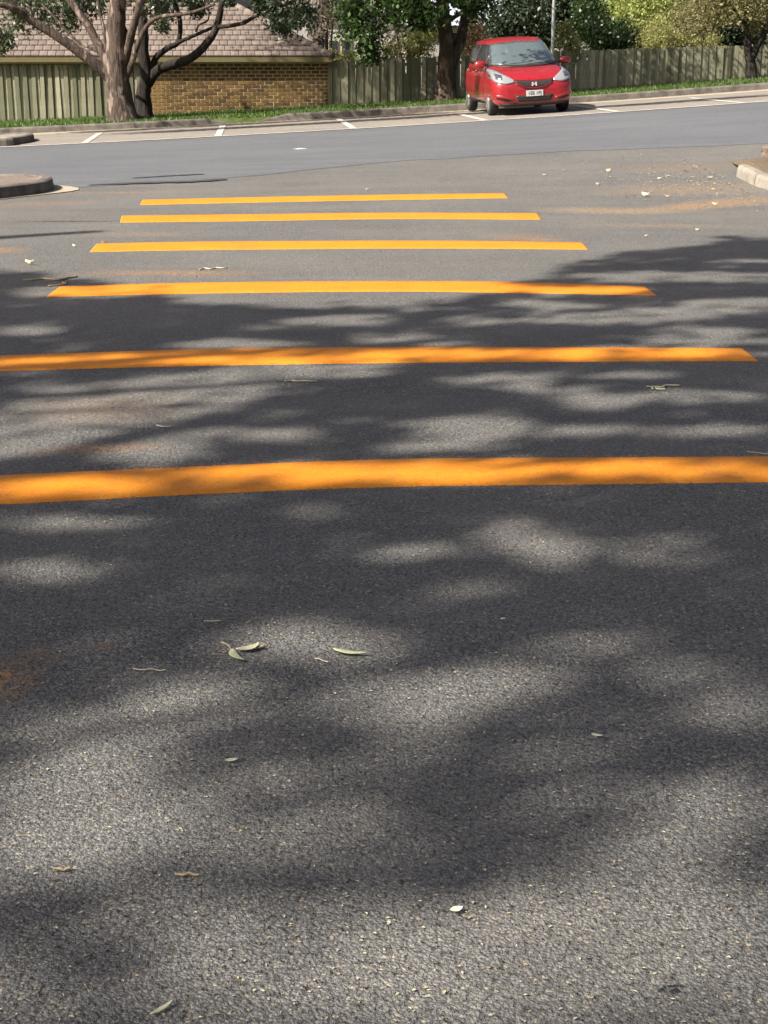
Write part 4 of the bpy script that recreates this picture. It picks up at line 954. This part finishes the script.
# ------------------------------------------------------------------ leaves, twigs and litter on the near road
M['leafgreen'] = simple('fallen_leaf_green', (.46, .47, .28), .5, .4, .2, 60)
M['leafpale'] = simple('fallen_leaf_pale', (.42, .40, .27), .6, .3, .2, 60)
M['leafdry'] = simple('fallen_leaf_dry', (.34, .26, .15), .7, .3, .3, 60)
M['petal'] = simple('pale_petal', (.72, .68, .50), .6, .3, .15, 80)
def fallen_leaf(name, label, x, y, ang, L, W, bend, mat, cat='leaf', curl=.2, group='leaves and litter on the near asphalt'):
    mb = MB(); n = 10
    for i in range(n+1):
        t = i/n; w_ = W*math.sin(math.pi*min(1, t*.97+.02))**.8*(1-.35*t); cx = (t-.5)*L; cy = bend*L*(4*(t-.5)**2-.5)
        lift = .006+curl*L*(t-.4)**2
        for k, s in enumerate((-.5, 0, .5)): mb.v.append(Vector((cx, cy+s*w_, lift+(.25*w_ if k != 1 else 0))))
    for i in range(n):
        for k in range(2): mb.f.append((i*3+k, i*3+k+1, (i+1)*3+k+1, (i+1)*3+k))
    o = mb.build(name, mat, None, True, fix=False); o.location = (x, y, zt(x, y)); o.rotation_euler = (0, 0, ang)
    sd = o.modifiers.new('thickness', 'SOLIDIFY'); sd.thickness = .0008
    return tag(o, label, cat, group)
def twig(label, x, y, ang, L, r_=.0022, kink=.15, mat='leafdry', group='leaves and litter on the near asphalt'):
    mb = MB(); P = [Vector(((k/5-.5)*L, kink*L*random.uniform(-.5, .5), .005+random.uniform(0, .004))) for k in range(6)]; mb.tube(smooth_path(P, 3), r_, 6, .1)
    o = mb.build('twig', M[mat], None, True); o.location = (x, y, zt(x, y)); o.rotation_euler = (0, 0, ang); return tag(o, label, 'twig', group)
fallen_leaf('fallen_leaf', 'curved pale green gum leaf lying alone near the middle', -.094, 3.954, -.35, .105, .024, .12, M['leafgreen'])
fallen_leaf('fallen_leaf', 'pale green curved leaf pointing down from the small leaf cluster', -.405, 3.93, -1.15, .10, .028, .14, M['leafgreen'])
fallen_leaf('fallen_leaf', 'crumpled dry leaf on the right of the small leaf cluster', -.375, 3.985, .55, .075, .034, .2, M['leafpale'], curl=.4)
fallen_leaf('fallen_leaf', 'dark tipped dry leaf at the top of the small leaf cluster', -.352, 3.995, .1, .05, .016, .2, M['leafdry'], curl=.6)
twig('thin twig sticking up left from the small leaf cluster', -.435, 4.0, 2.2, .085)
fallen_leaf('fallen_leaf', 'pale narrow leaf at the bottom edge of the picture', -.385, 2.31, .85, .055, .012, .05, M['leafpale'])
fallen_leaf('fallen_leaf', 'thin white curved leaf between the two nearest stripes', -.977, 6.617, -.5, .085, .018, .15, M['petal'])
fallen_leaf('fallen_leaf', 'yellow brown crumpled petal in the lower middle sunlit band', .141, 2.628, .3, .026, .022, .1, M['petal'], 'petal', .6)
fallen_leaf('fallen_leaf', 'bright white petal left of centre in the lower half', -.356, 3.282, .2, .03, .018, .1, M['petal'], 'petal', .4)
fallen_leaf('fallen_leaf', 'pale petal just right of centre under the sunlit streak', .517, 3.419, -.5, .032, .014, .1, M['petal'], 'petal', .4)
fallen_leaf('fallen_leaf', 'tiny white petal in the deep shade below the near stripe', .348, 4.218, .4, .016, .014, .1, M['petal'], 'petal', .4)
twig('dry curled leaf stalk in the lower left sunlit patch', -.398, 2.763, -.1, .05, .003)
twig('short brown twig near the left edge low in the picture', -.654, 2.783, .2, .035, .003)
twig('straight pale twig left of the leaf cluster', -.629, 3.833, -.1, .09, .0018, .05, 'leafpale')
twig('short pale twig between the two green leaves', -.17, 3.90, -.7, .05, .0018, .05, 'leafpale')
twig('dark little twig above the leaf cluster', -.385, 4.21, 1.0, .05, .002)
twig('pale straw lying left above the leaf cluster', -.50, 4.20, -.05, .05, .002, .05, 'leafpale')
twig('broken grey twig on shaded asphalt between stripes at right', 1.389, 7.457, .5, .17, .005, .5, 'leafpale')
twig('second crossed grey twig beside the broken twig at right', 1.34, 7.43, -.6, .10, .004, .4, 'leafpale')
twig('pale straw by the right edge above the nearest stripe', 1.551, 6.155, -.3, .10, .002, .05, 'leafpale')
twig('thin straw left of centre below the second stripe', -.42, 7.6, .15, .16, .004, .3, 'leafpale')
twig('black twig at the left edge above the third stripe', -2.30, 10.95, 1.2, .22, .006, .5)
twig('thin black twigs left of the third stripe', -2.42, 11.2, .4, .4, .008, .4)
twig('thin pale twig between third and fourth stripes', -1.3, 11.75, .2, .22, .005, .5, 'leafpale')
for i, (x, y, s, lab) in enumerate([(-2.42, 13.4, .14, 'white petal scrap by the left end of the fourth stripe'), (-2.62, 13.1, .12, 'white petal scrap left of the fourth stripe end'), (2.05, 20.1, .20, 'white bark scrap on the right apron nearest the main road'),
        (2.9, 20.3, .24, 'white bark scrap on the apron before the right kerb'), (3.45, 19.6, .26, 'long white bark strip beside the right kerb'), (3.0, 18.0, .36, 'long bark strip on the tan stained apron'), (3.9, 18.6, .24, 'pale bark piece close to the right kerb'),
        (3.6, 17.0, .22, 'pale bark piece over the orange stain on the right'), (-.2, 18.9, .16, 'pale scrap beyond the farthest stripe'), (2.6, 19.1, .16, 'small pale scrap in the middle of the right apron'), (2.35, 13.9, .14, 'pale scrap by the shadow edge at right'), (-2.75, 12.0, .22, 'pale scrap left of the stains above the third stripe'), (4.1, 20.6, .16, 'pale scrap on brown dirt just behind the right kerb end'), (4.05, 19.5, .22, 'cream bark scrap touching the right kerb block'), (2.35, 20.5, .14, 'tiny pale scrap next to the main road edge right'), (3.25, 17.9, .18, 'pale scrap beside the long bark strip on tan stain'), (2.9, 14.4, .14, 'pale scrap just above the big shadow at right edge')]):
    mb = MB(); n = 9
    for zz in (.006, .016):
        for k in range(n):
            a = k*2*math.pi/n; r_ = random.uniform(.5, 1.2); mb.v.append(Vector((s*.15*r_*math.cos(a), s*.075*r_*math.sin(a), zz+(.12*s*math.cos(a)**2 if i % 2 else 0)+random.uniform(0, .004))))
    mb.f = [tuple(range(n))[::-1], tuple(range(n, 2*n))]+[(k, (k+1) % n, n+(k+1) % n, n+k) for k in range(n)]
    o = mb.build('bark_scrap', M['leafpale'] if i % 3 else M['leafdry']); o.location = (x, y, zt(x, y)); o.rotation_euler = (0, 0, random.uniform(-.9, .9)); tag(o, lab, 'bark scrap', 'pale scraps on the far asphalt')
# fine litter: seed husks and leaf crumbs too many to count
def litter(name, n, mat, size, zlift, label):
    V = []; F = []
    for i in range(n):
        t = rng.uniform(0, 1)**1.4; y = 2.1+9.5*t; x = rng.uniform(-1, 1)*(.28*y+.15)
        s = size*rng.uniform(.4, 1.3)*(1+.04*y); a = rng.uniform(0, 6.28); el = rng.uniform(.25, .7); k = len(V); z = zt(x, y)+zlift
        c, sn = math.cos(a)*s, math.sin(a)*s
        V += [(x-c, y-sn, z), (x+sn*el, y-c*el, z+s*.35), (x+c, y+sn, z+s*.1), (x-sn*el, y+c*el, z+s*.25)]; F.append((k, k+1, k+2, k+3))
    o = link(name, mesh(name, V, F, mat)); o['label'] = label; o['category'] = 'litter'; return stuff(o)
litter('leaf_crumbs', 2600, M['leafpale'], .0042, .003, 'pale leaf crumbs scattered over the near asphalt')
V = []; F = []
for i in range(480):
    x = 4.3-abs(rng.normal(0, .75)); y = rng.normal(19.3, 1.0)
    if x < 1.0: continue
    s_ = rng.uniform(.006, .028)*(1.6 if rng.uniform() < .08 else 1); a = rng.uniform(0, 6.28); el = rng.uniform(.2, .6); z = zt(x, y)+.006; n0 = len(V); c_, sn = math.cos(a)*s_, math.sin(a)*s_
    V += [(x-c_, y-sn, z), (x+sn*el, y-c_*el, z+s_*.35), (x+c_, y+sn, z+s_*.15), (x-sn*el, y+c_*el, z+s_*.3)]; F.append((n0, n0+1, n0+2, n0+3))
M['litterbrown'] = leafmat('brown_leaf_litter', (.16, .13, .09), (.55, .48, .35), .8, .1)
o = link('leaf_litter', mesh('leaf_litter', V, F, M['litterbrown'])); o['label'] = 'drift of brown and pale leaf litter beside the right kerb'; o['category'] = 'litter'; stuff(o)
litter('seed_husks', 2000, M['leafdry'], .0040, .003, 'brown seed husks scattered over the near asphalt')

V = []; F = []
for far, near_, _ in STRIPES[:3]:
    for pts, sg in ((far, 1), (near_, -1)):
        Q = resample(pts, 300)
        for _k in range(750):
            p = Q[rng.integers(0, 301)]; d = abs(rng.normal(0, .022)); s_ = rng.uniform(.0012, .0036); x, y = p.x+rng.uniform(-.02, .02), p.y+sg*(d+.003); z = zt(x, y)+.0035; n0 = len(V)
            for _a in (.3, 1.6, 2.9, 4.4): V.append((x+s_*math.cos(_a+d*99), y+s_*math.sin(_a+d*99), z+rng.uniform(0, .001)))
            F.append((n0, n0+1, n0+2, n0+3))
o = link('paint_overspray', mesh('paint_overspray', V, F, M['orange'])); o['label'] = 'orange paint specks along the edges of the near stripes'; o['category'] = 'paint'; stuff(o)
scene.cycles.diffuse_bounces = 2; scene.cycles.glossy_bounces = 2; scene.cycles.transmission_bounces = 2; scene.cycles.max_bounces = 4; scene.cycles.transparent_max_bounces = 4
